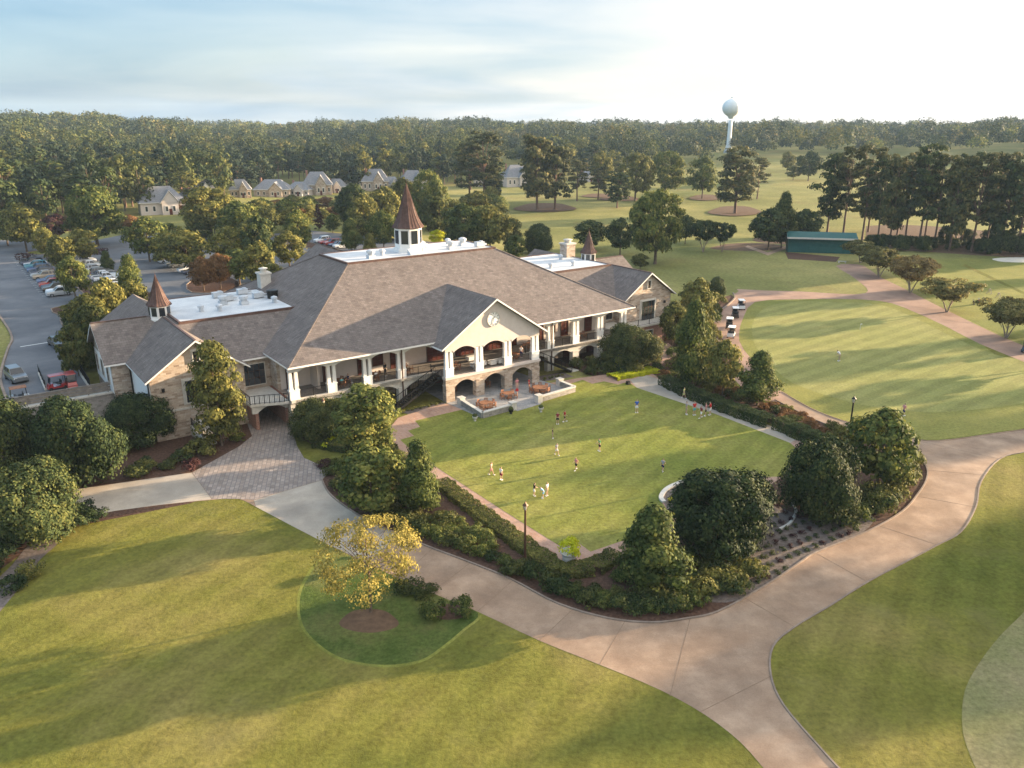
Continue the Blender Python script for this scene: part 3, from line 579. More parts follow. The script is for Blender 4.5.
for cx, cy, rx, ry in ((545, 208, 30, 4.5), (735, 211.5, 26, 5), (706, 198, 16, 3), (750, 247, 38, 4), (800, 238, 45, 7), (620, 199, 20, 2.5), (600, 196, 18, 2)):
    o = sheet('pine_straw_bed', [tuple(atg(cx + rx * cos(a) * (1 + .15 * sin(3 * a)), cy + ry * sin(a))[:2]) for a in np.linspace(0, 2 * pi, 20, endpoint=False)], 0.0, 'pine_straw')
    for v in o.data.vertices: v.co.z = ground(v.co.x, v.co.y) + 0.012 + (0.25 if hypot(v.co.x, v.co.y) > 320 else 0)
sheet('cart_path', pxs([(745, 247), (768, 255.5), (790, 247), (786, 245.5), (768, 252.5), (748, 245.5)]), 0.018, 'path_concrete')
sheet('apron', pxs([(785, 252), (840, 257), (836, 262), (788, 259)]), 0.010, 'mulch')
# ---- upper level: car park
LOT = [(-48, 19.8), (-37.3, 19.8), (-38.6, 24.5), (-38.7, 40), (-37, 55), (-36, 68), (-31, 78), (-12, 68), (0, 66), (2, 86), (22, 96), (36, 88), (64, 80), (62, 105), (43, 150), (20, 150), (0, 178), (-8, 171), (-20, 160), (-29, 175), (-36, 182), (-70, 190), (-72, 150), (-46, 110), (-44.5, 74), (-44.3, 57.6), (-45.6, 49.4), (-47.8, 34)]
sheet('car_park', uws(LOT), 3.5, 'asphalt', skirt=1.2)
kerb('kerb', uws(smooth([(-47.9, 20), (-47.8, 34), (-45.6, 49.4), (-44.3, 57.6), (-44.5, 74), (-46, 110)], 4, False)), 0.3, 0.16, 3.5)
kerb('kerb', uws(smooth([(-38.7, 26), (-38.7, 40), (-37, 55), (-36, 68), (-31, 78), (-12, 68)], 4, False)), 0.25, 0.16, 3.5)
mulch_isl = [[(-29.2, 80), (-26.4, 80), (-26.0, 105), (-26.0, 142), (-29.0, 142), (-29.3, 105)], [(-36.5, 76), (-29, 78.5), (-27, 83), (-20, 82.5), (-18, 76), (-24, 70), (-34, 66)], [(-3.4, 94), (-0.5, 94), (1, 130), (-2, 130)], [(-12, 76), (-4, 74), (-1, 86), (-9, 88)], [(-30, 146), (-22, 148), (-24, 155), (-32, 152)], [(30, 100), (34, 98), (33, 126), (29, 126)]]
for k, pl in enumerate(mulch_isl):
    sheet('planting_island', uws(smooth(pl, 3)), 3.53, 'mulch' if k != 4 else 'fringe_grass', skirt=0.03); kerb('kerb', uws(smooth(pl, 3)), 0.18, 0.15, 3.5, closed=True)
pm = MB()
for i in range(24):
    w = 84.2 + i * 2.62
    for (u0, u1) in ((-36.4, -31.2), (-25.0, -20.0), (-8.6, -3.9)):
        if u0 > -10 and not (95 < w < 128): continue
        if u0 < -30 and w < 87: continue
        pm.add([tuple(W(u0, w - .06, 3.504)), tuple(W(u1, w - .06, 3.504)), tuple(W(u1, w + .06, 3.504)), tuple(W(u0, w + .06, 3.504))], [(0, 1, 2, 3)])
pm.add([tuple(W(-43.9, 50.2, 3.504)), tuple(W(-38.2, 50.8, 3.504)), tuple(W(-38.2, 51.1, 3.504)), tuple(W(-43.9, 50.5, 3.504))], [(0, 1, 2, 3)])
o = pm.build('parking_line', 'road_paint'); o['kind'] = 'structure'

# ---------------------------------------------------------------- clubhouse (local frame: x = u, y = w)
club = empty('clubhouse', (OX, OY, 0), BROT, 'long stone clubhouse with hipped shingle roofs, white colonnade and clock gable beside the croquet lawn', 'building')
F1, EV = 3.5, 7.9
def arch(mb, x0, x1, ztop, ops, y0, y1, zl, mi=0):
    cur = x0
    for (a, b, zs, rise) in ops:
        if a > cur + 1e-4: mb.box(cur, a, y0, y1, zl, ztop, mi)
        n = 10
        for k in range(n):
            s0, s1 = k / n, (k + 1) / n; xa, xb = a + (b - a) * s0, a + (b - a) * s1
            za, zb = zs + rise * (1 - (2 * s0 - 1) ** 2), zs + rise * (1 - (2 * s1 - 1) ** 2)
            mb.add([(xa, y0, za), (xb, y0, zb), (xb, y0, ztop), (xa, y0, ztop), (xa, y1, za), (xb, y1, zb), (xb, y1, ztop), (xa, y1, ztop)],
                   [(0, 1, 2, 3), (7, 6, 5, 4), (0, 4, 5, 1), (3, 2, 6, 7)] + ([(0, 3, 7, 4)] if k == 0 else []) + ([(1, 5, 6, 2)] if k == n - 1 else []), mi)
        cur = b
    if x1 > cur + 1e-4: mb.box(cur, x1, y0, y1, zl, ztop, mi)
def rail(mb, p0, p1, z, h=1.0, sp=0.2, post=2.4, th=0.05):
    a = Vector((*p0, z)); b = Vector((*p1, z)) if len(p1) == 2 else Vector(p1)
    L_ = (b - a).length; up = Vector((0, 0, h))
    mb.bar(a + up, b + up, th * 1.3, th); mb.bar(a + Vector((0, 0, .1)), b + Vector((0, 0, .1)), th * .8, th * .8)
    n = max(2, int(L_ / sp))
    for k in range(1, n):
        q = a.lerp(b, k / n); mb.bar(q + Vector((0, 0, .1)), q + up, 0.022)
    m = max(1, round(L_ / post))
    for k in range(m + 1):
        q = a.lerp(b, k / m); mb.bar(q, q + up * 1.05, th * 1.5)
def roof(name, tops, t=0.22, parent=None, m='shingle'):            # closed roof shell from its top faces
    mb = MB(); vs = []; idx = {}
    def vi(p):
        p = tuple(round(c, 4) for c in p)
        if p not in idx: idx[p] = len(vs); vs.append(p)
        return idx[p]
    fs = [tuple(vi(p) for p in f) for f in tops]; n = len(vs); cnt = {}
    for f in fs:
        for i in range(len(f)):
            e = (f[i], f[(i + 1) % len(f)]); cnt[frozenset(e)] = cnt.get(frozenset(e), []) + [e]
    sides = [(e[0][1], e[0][0], e[0][0] + n, e[0][1] + n) for e in cnt.values() if len(e) == 1]
    mb.add(vs + [(x, y, z - t) for x, y, z in vs], fs + [tuple(i + n for i in f[::-1]) for f in fs], 0)
    for sd in sides: mb.f.append(sd); mb.m.append(1)
    return mb.build(name, [m, 'white_paint'], parent or club)
def ridge_caps(segs, m, w=0.28):
    for a, b in segs:
        mb = MB(); d = Vector((0, 0, 0.03)); mb.bar(Vector(a) + d, Vector(b) + d, w, 0.07); mb.build('ridge_cap', m, club)

colu = [-19.5, -14.62, -9.75, -4.88, 0.25]
left_cols = colu; right_cols = [15.1 - u for u in colu]
YC = 3.3
# stone/masonry walls
w = MB()
w.box(-19.9, -19.5, 8.0, 43, 0, EV); w.box(34.6, 35.0, 8.0, 43, 0, EV); w.box(-19.9, 35.0, 42.6, 43, 0, EV)   # ends and rear
w.box(-19.9, -19.3, 3.7, 8, 0, F1)
w.build('wall', 'stone_brick', club)
w = MB(); w.box(-19.5, 34.6, 8.0, 8.3, 0, F1 - 0.25, 0); w.build('lower_wall', 'stone_brick', club)
w = MB(); w.box(-19.5, 34.6, 8.0, 8.25, F1, EV - .15); w.box(-15.6, -15.3, 5.6, 8.0, F1, EV - .2); w.build('porch_wall', 'cream_wall', club)
# doors & windows on the inner wall
def opening(name, u0, u1, z0, z1, y, m='red_door', frame=True, panes=(2, 3), axis='y', fr_m='white_paint', parent=None, glass='glass_dark'):
    P_ = parent or club
    f = MB(); th = 0.1
    def bx(mb, a, b, c, d, e, g_, mi=0):
        if axis == 'y': mb.box(a, b, e, g_, c, d, mi)
        else: mb.box(e, g_, a, b, c, d, mi)
    y0, y1 = (y - 0.06, y - 0.01)
    bx(f, u0, u1, z0, z1, y0, y1)
    win = f.build(name, m if name == 'door' else glass, P_)
    g = MB()
    if frame:
        for (a, b, c, d) in ((u0 - th, u0, z0, z1 + th), (u1, u1 + th, z0, z1 + th), (u0, u1, z1, z1 + th), (u0 - .12, u1 + .12, z0 - .1, z0)): bx(g, a, b, c, d, y - 0.12, y)
    nx, nz = panes
    for i in range(1, nx): x = u0 + (u1 - u0) * i / nx; bx(g, x - .025, x + .025, z0, z1, y - .085, y - .055, 1)
    for i in range(1, nz): z = z0 + (z1 - z0) * i / nz; bx(g, u0, u1, z - .02, z + .02, y - .083, y - .057, 1)
    g.build('frame', [fr_m, 'dark_bronze'], win); return win
for i in range(4):
    for cs in (left_cols, right_cols):
        a, b = sorted((cs[i], cs[i + 1])); a0 = a + 0.8
        opening('door', a0, a0 + 1.3, F1 + .02, F1 + 2.9, 8.0, panes=(2, 4), fr_m='dark_bronze')
        if i == 2: opening('window', a0 + 2.2, a0 + 3.6, F1 + .9, F1 + 2.7, 8.0, panes=(2, 3), fr_m='dark_bronze', glass='red_door')
        opening('door', a + 1.4, a + 3.4, 0.06, 2.3, 8.0, panes=(4, 2), fr_m='dark_bronze')
for a in (0.9, 5.6, 10.4):
    opening('door', a + .7, a + 3.9, F1 + .02, F1 + 3.2, 8.0, panes=(4, 3), fr_m='dark_bronze'); opening('door', a + .6, a + 3.0, 0.06, 2.4, 8.0, panes=(2, 2), fr_m='dark_bronze')
# porch floors and ceiling
f = MB(); f.box(-19.6, 34.7, 3.05, 8.0, F1 - .35, F1 - .02); f.box(-0.1, 15.2, 0.05, 3.05, F1 - .35, F1 - .02); f.build('porch_floor', 'weathered_wood', club)
f = MB(); f.box(-19.7, 34.8, 2.8, 8.0, EV - .28, EV - .2); f.box(0, 15.1, 0.4, 2.8, EV - .30, EV - .22); f.build('porch_ceiling', 'cream_wall', club)
# arcades: lower stone, upper white
def bays(cs): return sorted(cs)
def lower_piers(cs, y0, y1, wd):
    for u in cs:
        p = MB(); p.box(u - wd, u + wd, y0, y1, 0, 2.35); p.box(u - wd - .05, u + wd + .05, y0 - .05, y1 + .05, 2.2, 2.34); p.build('pier', 'stone_brick' if y0 < 1 else 'limestone', club)
def upper_columns(cs, y0, white=True):
    for u in cs:
        p = MB(); p.box(u - .62, u + .62, y0, y0 + .62, F1 - .02, F1 + 1.1); p.box(u - .68, u + .68, y0 - .04, y0 + .66, F1 + 1.1, F1 + 1.2)
        for s in (-.36, .36): p.box(u + s - .24, u + s + .24, y0 + .06, y0 + .54, F1 + 1.2, EV - .9, 0, 0.05, 0.05); p.box(u + s - .25, u + s + .25, y0 + .05, y0 + .55, EV - .9, EV - .78)
        p.build('column', 'white_paint', club)
for cs in (left_cols[:-1], right_cols[:-1]): lower_piers(cs, YC, YC + .8, .6); upper_columns(cs, YC)
pc = [0.45, 5.2, 9.9, 14.65]
lower_piers(pc, 0.0, .9, .66); upper_columns(pc, 0.05)
for cs in (left_cols, right_cols):
    a = MB(); b = sorted(cs); lo, hi = b[0] - .6, b[-1] + (.6 if b[-1] > 20 else -.1)
    if b[0] < 0: arch(a, lo, 0.0, EV - .05, [(b[i] + .62, b[i + 1] - .62, EV - 1.0, .5) for i in range(4)], YC + .08, YC + .52, EV - .95)
    else: arch(a, 15.1, hi, EV - .05, [(b[i] + .62, b[i + 1] - .62, EV - 1.0, .5) for i in range(4)], YC + .08, YC + .52, EV - .95)
    a.build('colonnade_beam', 'white_paint', club)
for cs in (left_cols, right_cols):
    a = MB(); b = sorted(cs)
    arch(a, b[0] - .62 if b[0] < 0 else 15.3, 0.0 if b[0] < 0 else b[-1] + .62, F1 - .35, [(b[i] + .6, b[i + 1] - .6, 2.0, .75) for i in range(4)], YC + .1, YC + .7, 2.34)
    a.build('arcade', 'limestone', club)
a = MB(); a.box(-20.1, 0.0, YC - .25, YC + .6, F1 - .34, F1); a.build('band', 'limestone', club); a = MB(); a.box(15.1, 35.2, YC - .25, YC + .6, F1 - .34, F1); a.build('band', 'limestone', club)
a = MB(); arch(a, -.21, 15.31, F1 - .35, [(pc[i] + .66, pc[i + 1] - .66, 1.9, .85) for i in range(3)], 0.08, .8, 2.34); a.build('portico_arcade', 'stone_brick', club)
a = MB(); a.box(-.3, 15.4, -.1, .85, F1 - .345, F1 + .0); a.build('band', 'cream_wall', club)
# gable wall of the portico with arches cut under it
a = MB(); arch(a, -.17, 15.27, EV, [(pc[i] + .62, pc[i + 1] - .62, EV - 1.15, .62) for i in range(3)], 0.1, .6, EV - .95)
a.prism([(-.17, EV), (15.27, EV), (7.55, 13.0)], 'y', .1, .6); a.build('gable_wall', 'cream_wall', club)
for u0 in (-.02, 14.72): a = MB(); a.box(u0, u0 + .4, .62, 3.3, EV - .8, EV); a.build('side_beam', 'white_paint', club)
# clock
c = MB(); c.tube([(7.4, .08, 10.4), (7.4, -.02, 10.4)], [.98, .98], 28); ck = c.build('clock', 'white_paint', club)
for k in range(12):
    an = k * pi / 6; c = MB(); c.bar((7.4 + .70 * sin(an), -.04, 10.4 + .70 * cos(an)), (7.4 + .90 * sin(an), -.04, 10.4 + .90 * cos(an)), .08, .03); c.build('hour_mark', 'clock_dark', ck)
c = MB(); c.bar((7.4, -.06, 10.4), (7.4 + .42 * sin(.6), -.06, 10.4 + .42 * cos(.6)), .09, .02); c.build('clock_hand', 'clock_dark', ck); c = MB(); c.bar((7.4, -.07, 10.4), (7.4 + .7 * sin(3.4), -.07, 10.4 + .7 * cos(3.4)), .06, .02); c.build('clock_hand', 'clock_dark', ck)
c = MB()
for k in range(28):
    a0, a1 = 2 * pi * k / 28, 2 * pi * (k + 1) / 28; c.bar((7.4 + .98 * cos(a0), -.05, 10.4 + .98 * sin(a0)), (7.4 + .98 * cos(a1), -.05, 10.4 + .98 * sin(a1)), .07, .07)
c.build('clock_rim', 'limestone', ck)
# railings, one per bay
for cs, y in ((left_cols, YC + .3), (right_cols, YC + .3), (pc, .35)):
    b = sorted(cs)
    for i in range(len(b) - 1):
        r = MB(); rail(r, (b[i] + .62, y), (b[i + 1] - .62, y), F1, 1.05, .16); r.build('railing', 'black_metal', club)
# ---- roofs
uL, uR, wF, wB, zE, zT = -20.6, 35.7, 2.0, 43.6, EV + .1, 16.5
a1, a2, b1, b2 = -5.0, 20.1, 18.0, 27.8
roof('main_roof', [[(uL, wF, zE), (uR, wF, zE), (a2, b1, zT), (a1, b1, zT)], [(uR, wF, zE), (uR, wB, zE), (a2, b2, zT), (a2, b1, zT)], [(uR, wB, zE), (uL, wB, zE), (a1, b2, zT), (a2, b2, zT)], [(uL, wB, zE), (uL, wF, zE), (a1, b1, zT), (a1, b2, zT)], [(a1, b1, zT), (a2, b1, zT), (a2, b2, zT), (a1, b2, zT)]])
ridge_caps([((uL, wF, zE), (a1, b1, zT)), ((uR, wF, zE), (a2, b1, zT)), ((uL, wB, zE), (a1, b2, zT)), ((uR, wB, zE), (a2, b2, zT))], 'shingle')
def flat(u0, u1, w0, w1, z, name='flat_roof'):
    f = MB(); f.box(u0 + .2, u1 - .2, w0 + .2, w1 - .2, z, z + .12); fr = f.build(name, 'membrane', club)
    p = MB(); p.box(u0, u1, w0, w0 + .28, z - .1, z + .22); p.box(u0, u1, w1 - .28, w1, z - .1, z + .22); p.box(u0, u0 + .28, w0 + .28, w1 - .28, z - .1, z + .218); p.box(u1 - .28, u1, w0 + .28, w1 - .28, z - .1, z + .218)
    p.build('roof_edge', 'copper_roof', fr); return fr
mainflat = flat(a1 - .1, a2 + .1, b1 - .1, b2 + .1, zT + .02)
# portico roof and rear wing roof (same ridge height)
for nm, w0, w1 in (('portico_roof', -.7, 13.6), ('rear_roof', 33, 59.6)):
    zr, ze, hw = 13.28, 7.62, 8.6
    roof(nm, [[(7.55 - hw, w0, ze), (7.55, w0, zr), (7.55, w1, zr), (7.55 - hw, w1, ze)][::-1], [(7.55, w0, zr), (7.55 + hw, w0, ze), (7.55 + hw, w1, ze), (7.55, w1, zr)][::-1]], 0.24)
w = MB(); w.prism([(-.6, 0), (15.7, 0), (15.7, 7.6), (7.55, 12.95), (-.6, 7.6)], 'y', 43.2, 59.2); w.build('rear_wing', 'stone_brick', club)
def vent(mb, x, y, z, k=0):
    if k == 0: mb.box(x - .5, x + .5, y - .5, y + .5, z, z + .5); mb.ring([(.42, z + .5), (.42, z + .8), (.62, z + .82), (.62, z + 1.15), (.3, z + 1.3)], x, y, 12)
    elif k == 1: mb.box(x - .7, x + .7, y - .45, y + .45, z + .12, z + .75); mb.box(x - .74, x + .74, y - .49, y + .49, z + .75, z + .81); mb.ring([(.3, z + .81), (.3, z + .93)], x + .3, y, 12); mb.box(x + .7, x + 1.3, y - .14, y + .14, z + .2, z + .48)
    elif k == 2: mb.ring([(.3, z), (.3, z + .5), (.45, z + .55), (.45, z + .8), (.1, z + .95)], x, y, 10)
    elif k == 3: mb.box(x - .7, x + .7, y - .5, y + .5, z, z + .25); mb.add([(x - .7, y - .5, z + .25), (x + .7, y - .5, z + .25), (x + .7, y + .5, z + .8), (x - .7, y + .5, z + .8), (x - .7, y + .5, z + .25), (x + .7, y + .5, z + .25)], [(0, 1, 2, 3), (0, 3, 4), (1, 5, 2), (4, 3, 2, 5)])
zf = zT + .14
for (x, y, k) in ((-.5, 19.8, 0), (6.3, 19.5, 3), (13.5, 20.5, 0), (17.0, 22.6, 0), (18.5, 20.0, 1), (2.2, 21.5, 2), (16.0, 25.5, 2), (10.8, 25.2, 1)):
    v = MB(); vent(v, x, y, zf, k); v.build('roof_vent', 'galv', mainflat)
# octagonal cupolas
def cupola(u, w_, zb, rb, zw, rw, ze, re, zt, skirt_z, skirt_r):
    r = MB(); R8 = pi / 8
    r.ring([(skirt_r, skirt_z), (rb, zb), (rb, zw), (rw, zw), (rw, ze)], u, w_, 8, 0, R8)
    body = r.build('cupola', 'white_paint', club)
    hh = ze - zw
    for k in range(8):
        an = R8 + pi / 8 + k * pi / 4; d = rw * cos(pi / 8) + .02; ww = rw * .26
        cx, cy = u + d * cos(an), w_ + d * sin(an); tx, ty = -sin(an) * ww, cos(an) * ww
        z0, z1 = zw + hh * .22, zw + hh * .86
        o_ = MB(); nx, ny = cos(an) * .03, sin(an) * .03
        o_.add([(cx - tx, cy - ty, z0), (cx + tx, cy + ty, z0), (cx + tx, cy + ty, z1), (cx - tx, cy - ty, z1), (cx - tx + nx, cy - ty + ny, z0), (cx + tx + nx, cy + ty + ny, z0), (cx + tx + nx, cy + ty + ny, z1), (cx - tx + nx, cy - ty + ny, z1)], [(0, 3, 2, 1), (4, 5, 6, 7), (0, 1, 5, 4), (1, 2, 6, 5), (2, 3, 7, 6), (3, 0, 4, 7)])
        o_.build('louvre_window', 'glass_dark', body)
    s = MB(); H_ = zt - ze
    s.ring([(re * .97, ze - .12), (re, ze), (re * .82, ze + .10 * H_), (re * .63, ze + .26 * H_), (re * .41, ze + .52 * H_), (re * .18, ze + .80 * H_), (.05, zt - .02 * H_)], u, w_, 8, 0, R8)
    prof = [(re, ze), (re * .82, ze + .10 * H_), (re * .63, ze + .26 * H_), (re * .41, ze + .52 * H_), (re * .18, ze + .80 * H_), (.05, zt)]
    for k in range(24):
        an = R8 + k * pi / 12; f_ = 1.0 if k % 3 == 0 else 0.94
        for (r0, z0), (r1, z1) in zip(prof, prof[1:]): s.bar((u + r0 * f_ * cos(an), w_ + r0 * f_ * sin(an), z0 + .02), (u + r1 * f_ * cos(an), w_ + r1 * f_ * sin(an), z1 + .02), .05 * re / 2.6, .06 * re / 2.6)
    s.ring([(.05, zt - .1), (.09, zt + .05), (.03, zt + .12), (.015, zt + .5)], u, w_, 6)
    s.build('spire', 'copper_roof', body)
cupola(7.5, 23.0, 16.6, 2.35, 17.2, 2.08, 20.3, 2.45, 26.6, 16.5, 2.5)
# ---- pavilions left (s = 1) and right (mirrored)
def pavilion(mir):
    def U(u): return 15.1 - u if mir else u
    def bx(mb, u0, u1, *r, **k): a_, b_ = sorted((U(u0), U(u1))); mb.box(a_, b_, *r, **k)
    zR, ze = 11.6, 7.55
    st = MB()
    prof = [(-34.7, 0), (-23.9, 0), (-23.9, 7.65), (-29.3, 11.35), (-34.7, 7.65)]
    st.prism([(U(a_), b_) for a_, b_ in prof], 'y', 8.0, 18.2)
    st.prism([(17.95, 0), (29.05, 0), (29.05, 7.65), (23.5, 11.35), (17.95, 7.65)], 'x', U(-36.9), U(-29.3))
    st.prism([(U(a_), b_) for a_, b_ in prof], 'y', 18.2, 39.0)
    st.build('pavilion_wall', 'stone_brick', club)
    tr = MB(); bx(tr, -34.76, -23.84, 7.94, 8.1, 3.35, 3.6); tr.build('band', 'limestone', club)
    hw = 6.0
    def q(pts): return [(U(a_), b_, c_) for a_, b_, c_ in pts]
    roof('pavilion_roof', [q([(-29.3 - hw, 7.3, ze - .08), (-29.3, 7.3, zR), (-29.3, 39.6, zR), (-29.3 - hw, 39.6, ze - .08)]), q([(-29.3, 7.3, zR), (-29.3 + hw, 7.3, ze - .08), (-29.3 + hw, 39.6, ze - .08), (-29.3, 39.6, zR)])], .2)
    roof('pavilion_roof', [q([(-37.7, 17.45, ze - .05), (-30, 17.45, ze - .05), (-30, 23.5, zR - .02), (-37.7, 23.5, zR - .02)]), q([(-37.7, 23.5, zR - .02), (-30, 23.5, zR - .02), (-30, 29.55, ze - .05), (-37.7, 29.55, ze - .05)])], .2)
    ridge_caps([((U(-29.3), 7.4, zR), (U(-29.3), 21.4, zR)), ((U(-37.6), 23.5, zR), (U(-31), 23.5, zR))], 'copper_roof')
    # connector
    e0, e1 = -23.9, -19.9
    cw = MB(); bx(cw, e0 + .01, e1 - .01, 10.5, 10.8, F1, 7.6); cw.build('connector_wall', 'stone_brick', club); cw = MB(); bx(cw, e0 + .01, e1 - .01, 38.7, 39, 0, 7.6); cw.build('connector_wall', 'stone_brick', club)
    roof('connector_roof', [q([(-29.0, 9.8, 7.62), (-12.6, 9.8, 7.62), (-12.6, 16.8, 11.55), (-29.0, 16.8, 11.55)]), q([(-29.0, 31.9, 11.55), (-12.6, 31.9, 11.55), (-12.6, 38.9, 7.62), (-29.0, 38.9, 7.62)]), q([(-29.0, 16.8, 11.55), (-12.6, 16.8, 11.55), (-12.6, 31.9, 11.55), (-29.0, 31.9, 11.55)])], .2)
    fr = flat(*sorted((U(-28.7), U(-13.0))), 16.7, 32.0, 11.6)
    cupola(U(-29.3), 23.5, 10.9, 1.5, 11.2, 1.36, 12.95, 1.6, 16.7, 10.0, 1.75)
    # windows of the gable
    a_, b_ = sorted((U(-30.9), U(-27.7)))
    if mir: a_, b_ = 42.9, 45.9
    s_ = MB(); s_.box(a_ - .35, b_ + .35, 7.93, 8.0, 3.9 if not mir else 3.55, 7.1); s_.build('window_surround', 'limestone', club)
    opening('window' if not mir else 'door', a_, b_, 4.15 if not mir else 3.56, 6.8, 7.92, panes=(4, 3), fr_m='limestone', m='glass_dark')
    x = U(-29.3); s_ = MB(); s_.box(x - .55, x + .55, 7.93, 8.0, 8.75, 10.45); s_.build('window_surround', 'limestone', club)
    opening('window', x - .33, x + .33, 8.95, 10.2, 7.92, panes=(2, 3), fr_m='limestone')
    a_, b_ = sorted((U(-23.5), U(-20.6)))
    opening('window', a_ + .1, b_, F1 + .5, F1 + 3.2, 10.48, panes=(4, 3), fr_m='limestone')
    for g_ in ([(-35.9, 17.4)] if not mir else []):
        dp_ = MB(); dp_.bar((U(-34.9), 17.6, .2), (U(-34.9), 17.6, 7.4), .14); dp_.build('downpipe', 'black_metal', club); dp_ = MB(); dp_.bar((U(-34.86), 8.3, .2), (U(-34.86), 8.3, 7.4), .12); dp_.build('downpipe', 'black_metal', club)
    return fr
fl = pavilion(False); fr_ = pavilion(True)
for u in (-4.9, 20.05): 
    d_ = MB(); d_.bar((u, YC - .12, .1), (u, YC - .12, 7.7), .13); d_.build('downpipe', 'dark_bronze', club)
# left pavilion west face: added white panels paint in its pale shaded tone; windows
p = MB(); p.box(-36.97, -36.92, 18.2, 28.8, 3.6, 7.3); p.build('pale_shade_panel', 'white_paint', club); p = MB(); p.box(-34.76, -34.71, 8.2, 17.7, 3.6, 7.4); p.build('pale_shade_panel', 'white_paint', club)
for w0 in (19.5, 23, 26.3): opening('window', w0, w0 + 1.4, 4.6, 6.8, -36.97, axis='x', panes=(2, 2), fr_m='limestone')
for (x, y, k) in ((-24.6, 21.5, 2), (-21.0, 24, 0), (-19.7, 26.0, 1), (-18.6, 22.5, 0), (-22.5, 20.5, 2), (-15.6, 25.5, 1), (-14.8, 21.2, 2), (-20.2, 29.0, 1), (-16.6, 29.3, 1)):
    v = MB(); vent(v, x, y, 11.72, k); v.build('roof_vent', 'galv', fl)
v = MB(); v.ring([(.75, 11.72), (.75, 12.5), (.82, 12.55), (.82, 12.85), (.6, 12.9)], -13.9, 24.3, 14); v.build('cooling_fan', 'black_metal', fl)
for (x, y, k) in ((33, 20, 2), (37.5, 19.5, 2), (40, 26, 2)):
    v = MB(); vent(v, x, y, 11.72, k); v.build('roof_vent', 'galv', fr_)
def chimney(u, w_, z0, z1, s):
    c = MB(); c.box(u - s, u + s, w_ - s, w_ + s, z0, z1); ch = c.build('chimney', 'stone_brick' if u > 0 else 'limestone', club)
    c = MB(); c.box(u - s - .15, u + s + .15, w_ - s - .15, w_ + s + .15, z1, z1 + .25); c.ring([(s * .6, z1 + .25), (s * .6, z1 + .7), (s * .85, z1 + .72), (s * .85, z1 + .85), (.1, z1 + 1.0)], u, w_, 10); c.build('chimney_cap', 'limestone', ch)
chimney(-12.6, 31.2, 10.5, 14.0, .78)
chimney(43.2, 28.0, 10.5, 14.0, 1.0)
# tunnel under the left connector, with its bowed balcony
t = MB(); t.box(-24.0, -23.6, 5.0, 8.0, 0, 3.2); t.box(-23.9, -23.6, 8.0, 39, 0, 3.5); t.box(-20.2, -19.91, 5.2, 39, 0, 3.5); t.box(-23.6, -20.2, 24, 24.3, 0, 3.2); t.build('passage_wall', 'red_brick', club)
arc = [(-24.6 + .4 * 0, 8.0), (-24.6, 4.6)] + [(-24.6 + 4.3 * k / 8, 4.6 - 1.2 * sin(pi * .5 * (k / 8)) ** 2 + (1.0 if False else 0)) for k in range(1, 9)] + [(-20.15, 10.5), (-23.9, 10.5), (-23.9, 8.0)]
t = MB(); t.prism(arc, 'z', 3.15, 3.48); t.box(-23.6, -20.2, 10.5, 24, 3.15, 3.45); t.build('balcony_slab', 'limestone', club)
t = MB(); arch(t, -24.4, -19.92, 3.15, [(-23.8, -20.3, 2.2, .75)], 4.75, 5.1, 2.2); t.build('tunnel_arch', 'limestone', club)
r = MB(); pts_ = arc[:10]
for p_, q_ in zip(pts_, pts_[1:]): rail(r, p_, q_, 3.48, 1.05, .18, 2.0)
r.build('railing', 'black_metal', club)
# right terrace above the brick basement
t = MB(); t.box(34.9, 50.3, 5.5, 8.0, 3.15, 3.45); t.box(35.0, 39.0, 8.0, 10.5, 3.15, 3.45); t.build('terrace_slab', 'limestone', club)
t = MB(); t.box(34.9, 50.0, 5.8, 6.2, 0, 3.15); t.box(49.7, 50.0, 6.2, 8, 0, 3.15); t.build('basement_wall', 'red_brick', club)
opening('door', 46.6, 47.7, 0.02, 2.3, 5.8, panes=(1, 1), fr_m='dark_bronze'); opening('window', 42.0, 43.6, 1.0, 2.4, 5.8, panes=(2, 2), fr_m='limestone')
r = MB(); rail(r, (35.0, 5.65), (50.2, 5.65), 3.45, 1.05, .2); rail(r, (50.2, 5.65), (50.2, 8.0), 3.45, 1.05, .2); r.build('railing', 'black_metal', club)
# outside stairs, left and right of the portico
def stair(ub, ut, w0, w1, nm=20):
    s_ = MB(); d = (ut - ub) / nm
    for k in range(nm):
        z = F1 * (k + 1) / nm; a_, b_ = sorted((ub + d * k, ub + d * (k + 1) + d * .15)); s_.box(a_, b_, w0, w1, z - .06, z - .004 * 0)
    for w_ in (w0 - .05, w1 + .05): s_.bar((ub, w_, .1), (ut, w_, F1 - .05), .1, .32)
    st = s_.build('staircase', 'black_metal', club)
    for w_ in (w0 - .05, w1 + .05):
        r_ = MB(); a_, b_ = Vector((ub, w_, .15)), Vector((ut, w_, F1)); up = Vector((0, 0, 1.0)); r_.bar(a_ + up, b_ + up, .07, .06)
        for k in range(27): q_ = a_.lerp(b_, k / 26); r_.bar(q_, q_ + up, .028 if k % 8 else .09)
        r_.build('handrail', 'black_metal', st)
    f_ = MB(); a_, b_ = sorted((ub - .2, ub + (-1.3 if ut > ub else 1.3))); f_.box(a_, b_, w0 - .1, w1 + .1, .03, .16); f_.build('landing', 'limestone', st)
stair(-7.0, -.35, .95, 2.45); stair(22.1, 15.45, .95, 2.45)
for (u0, u1) in ((-.4, 1.0), (14.1, 15.5)):
    pass
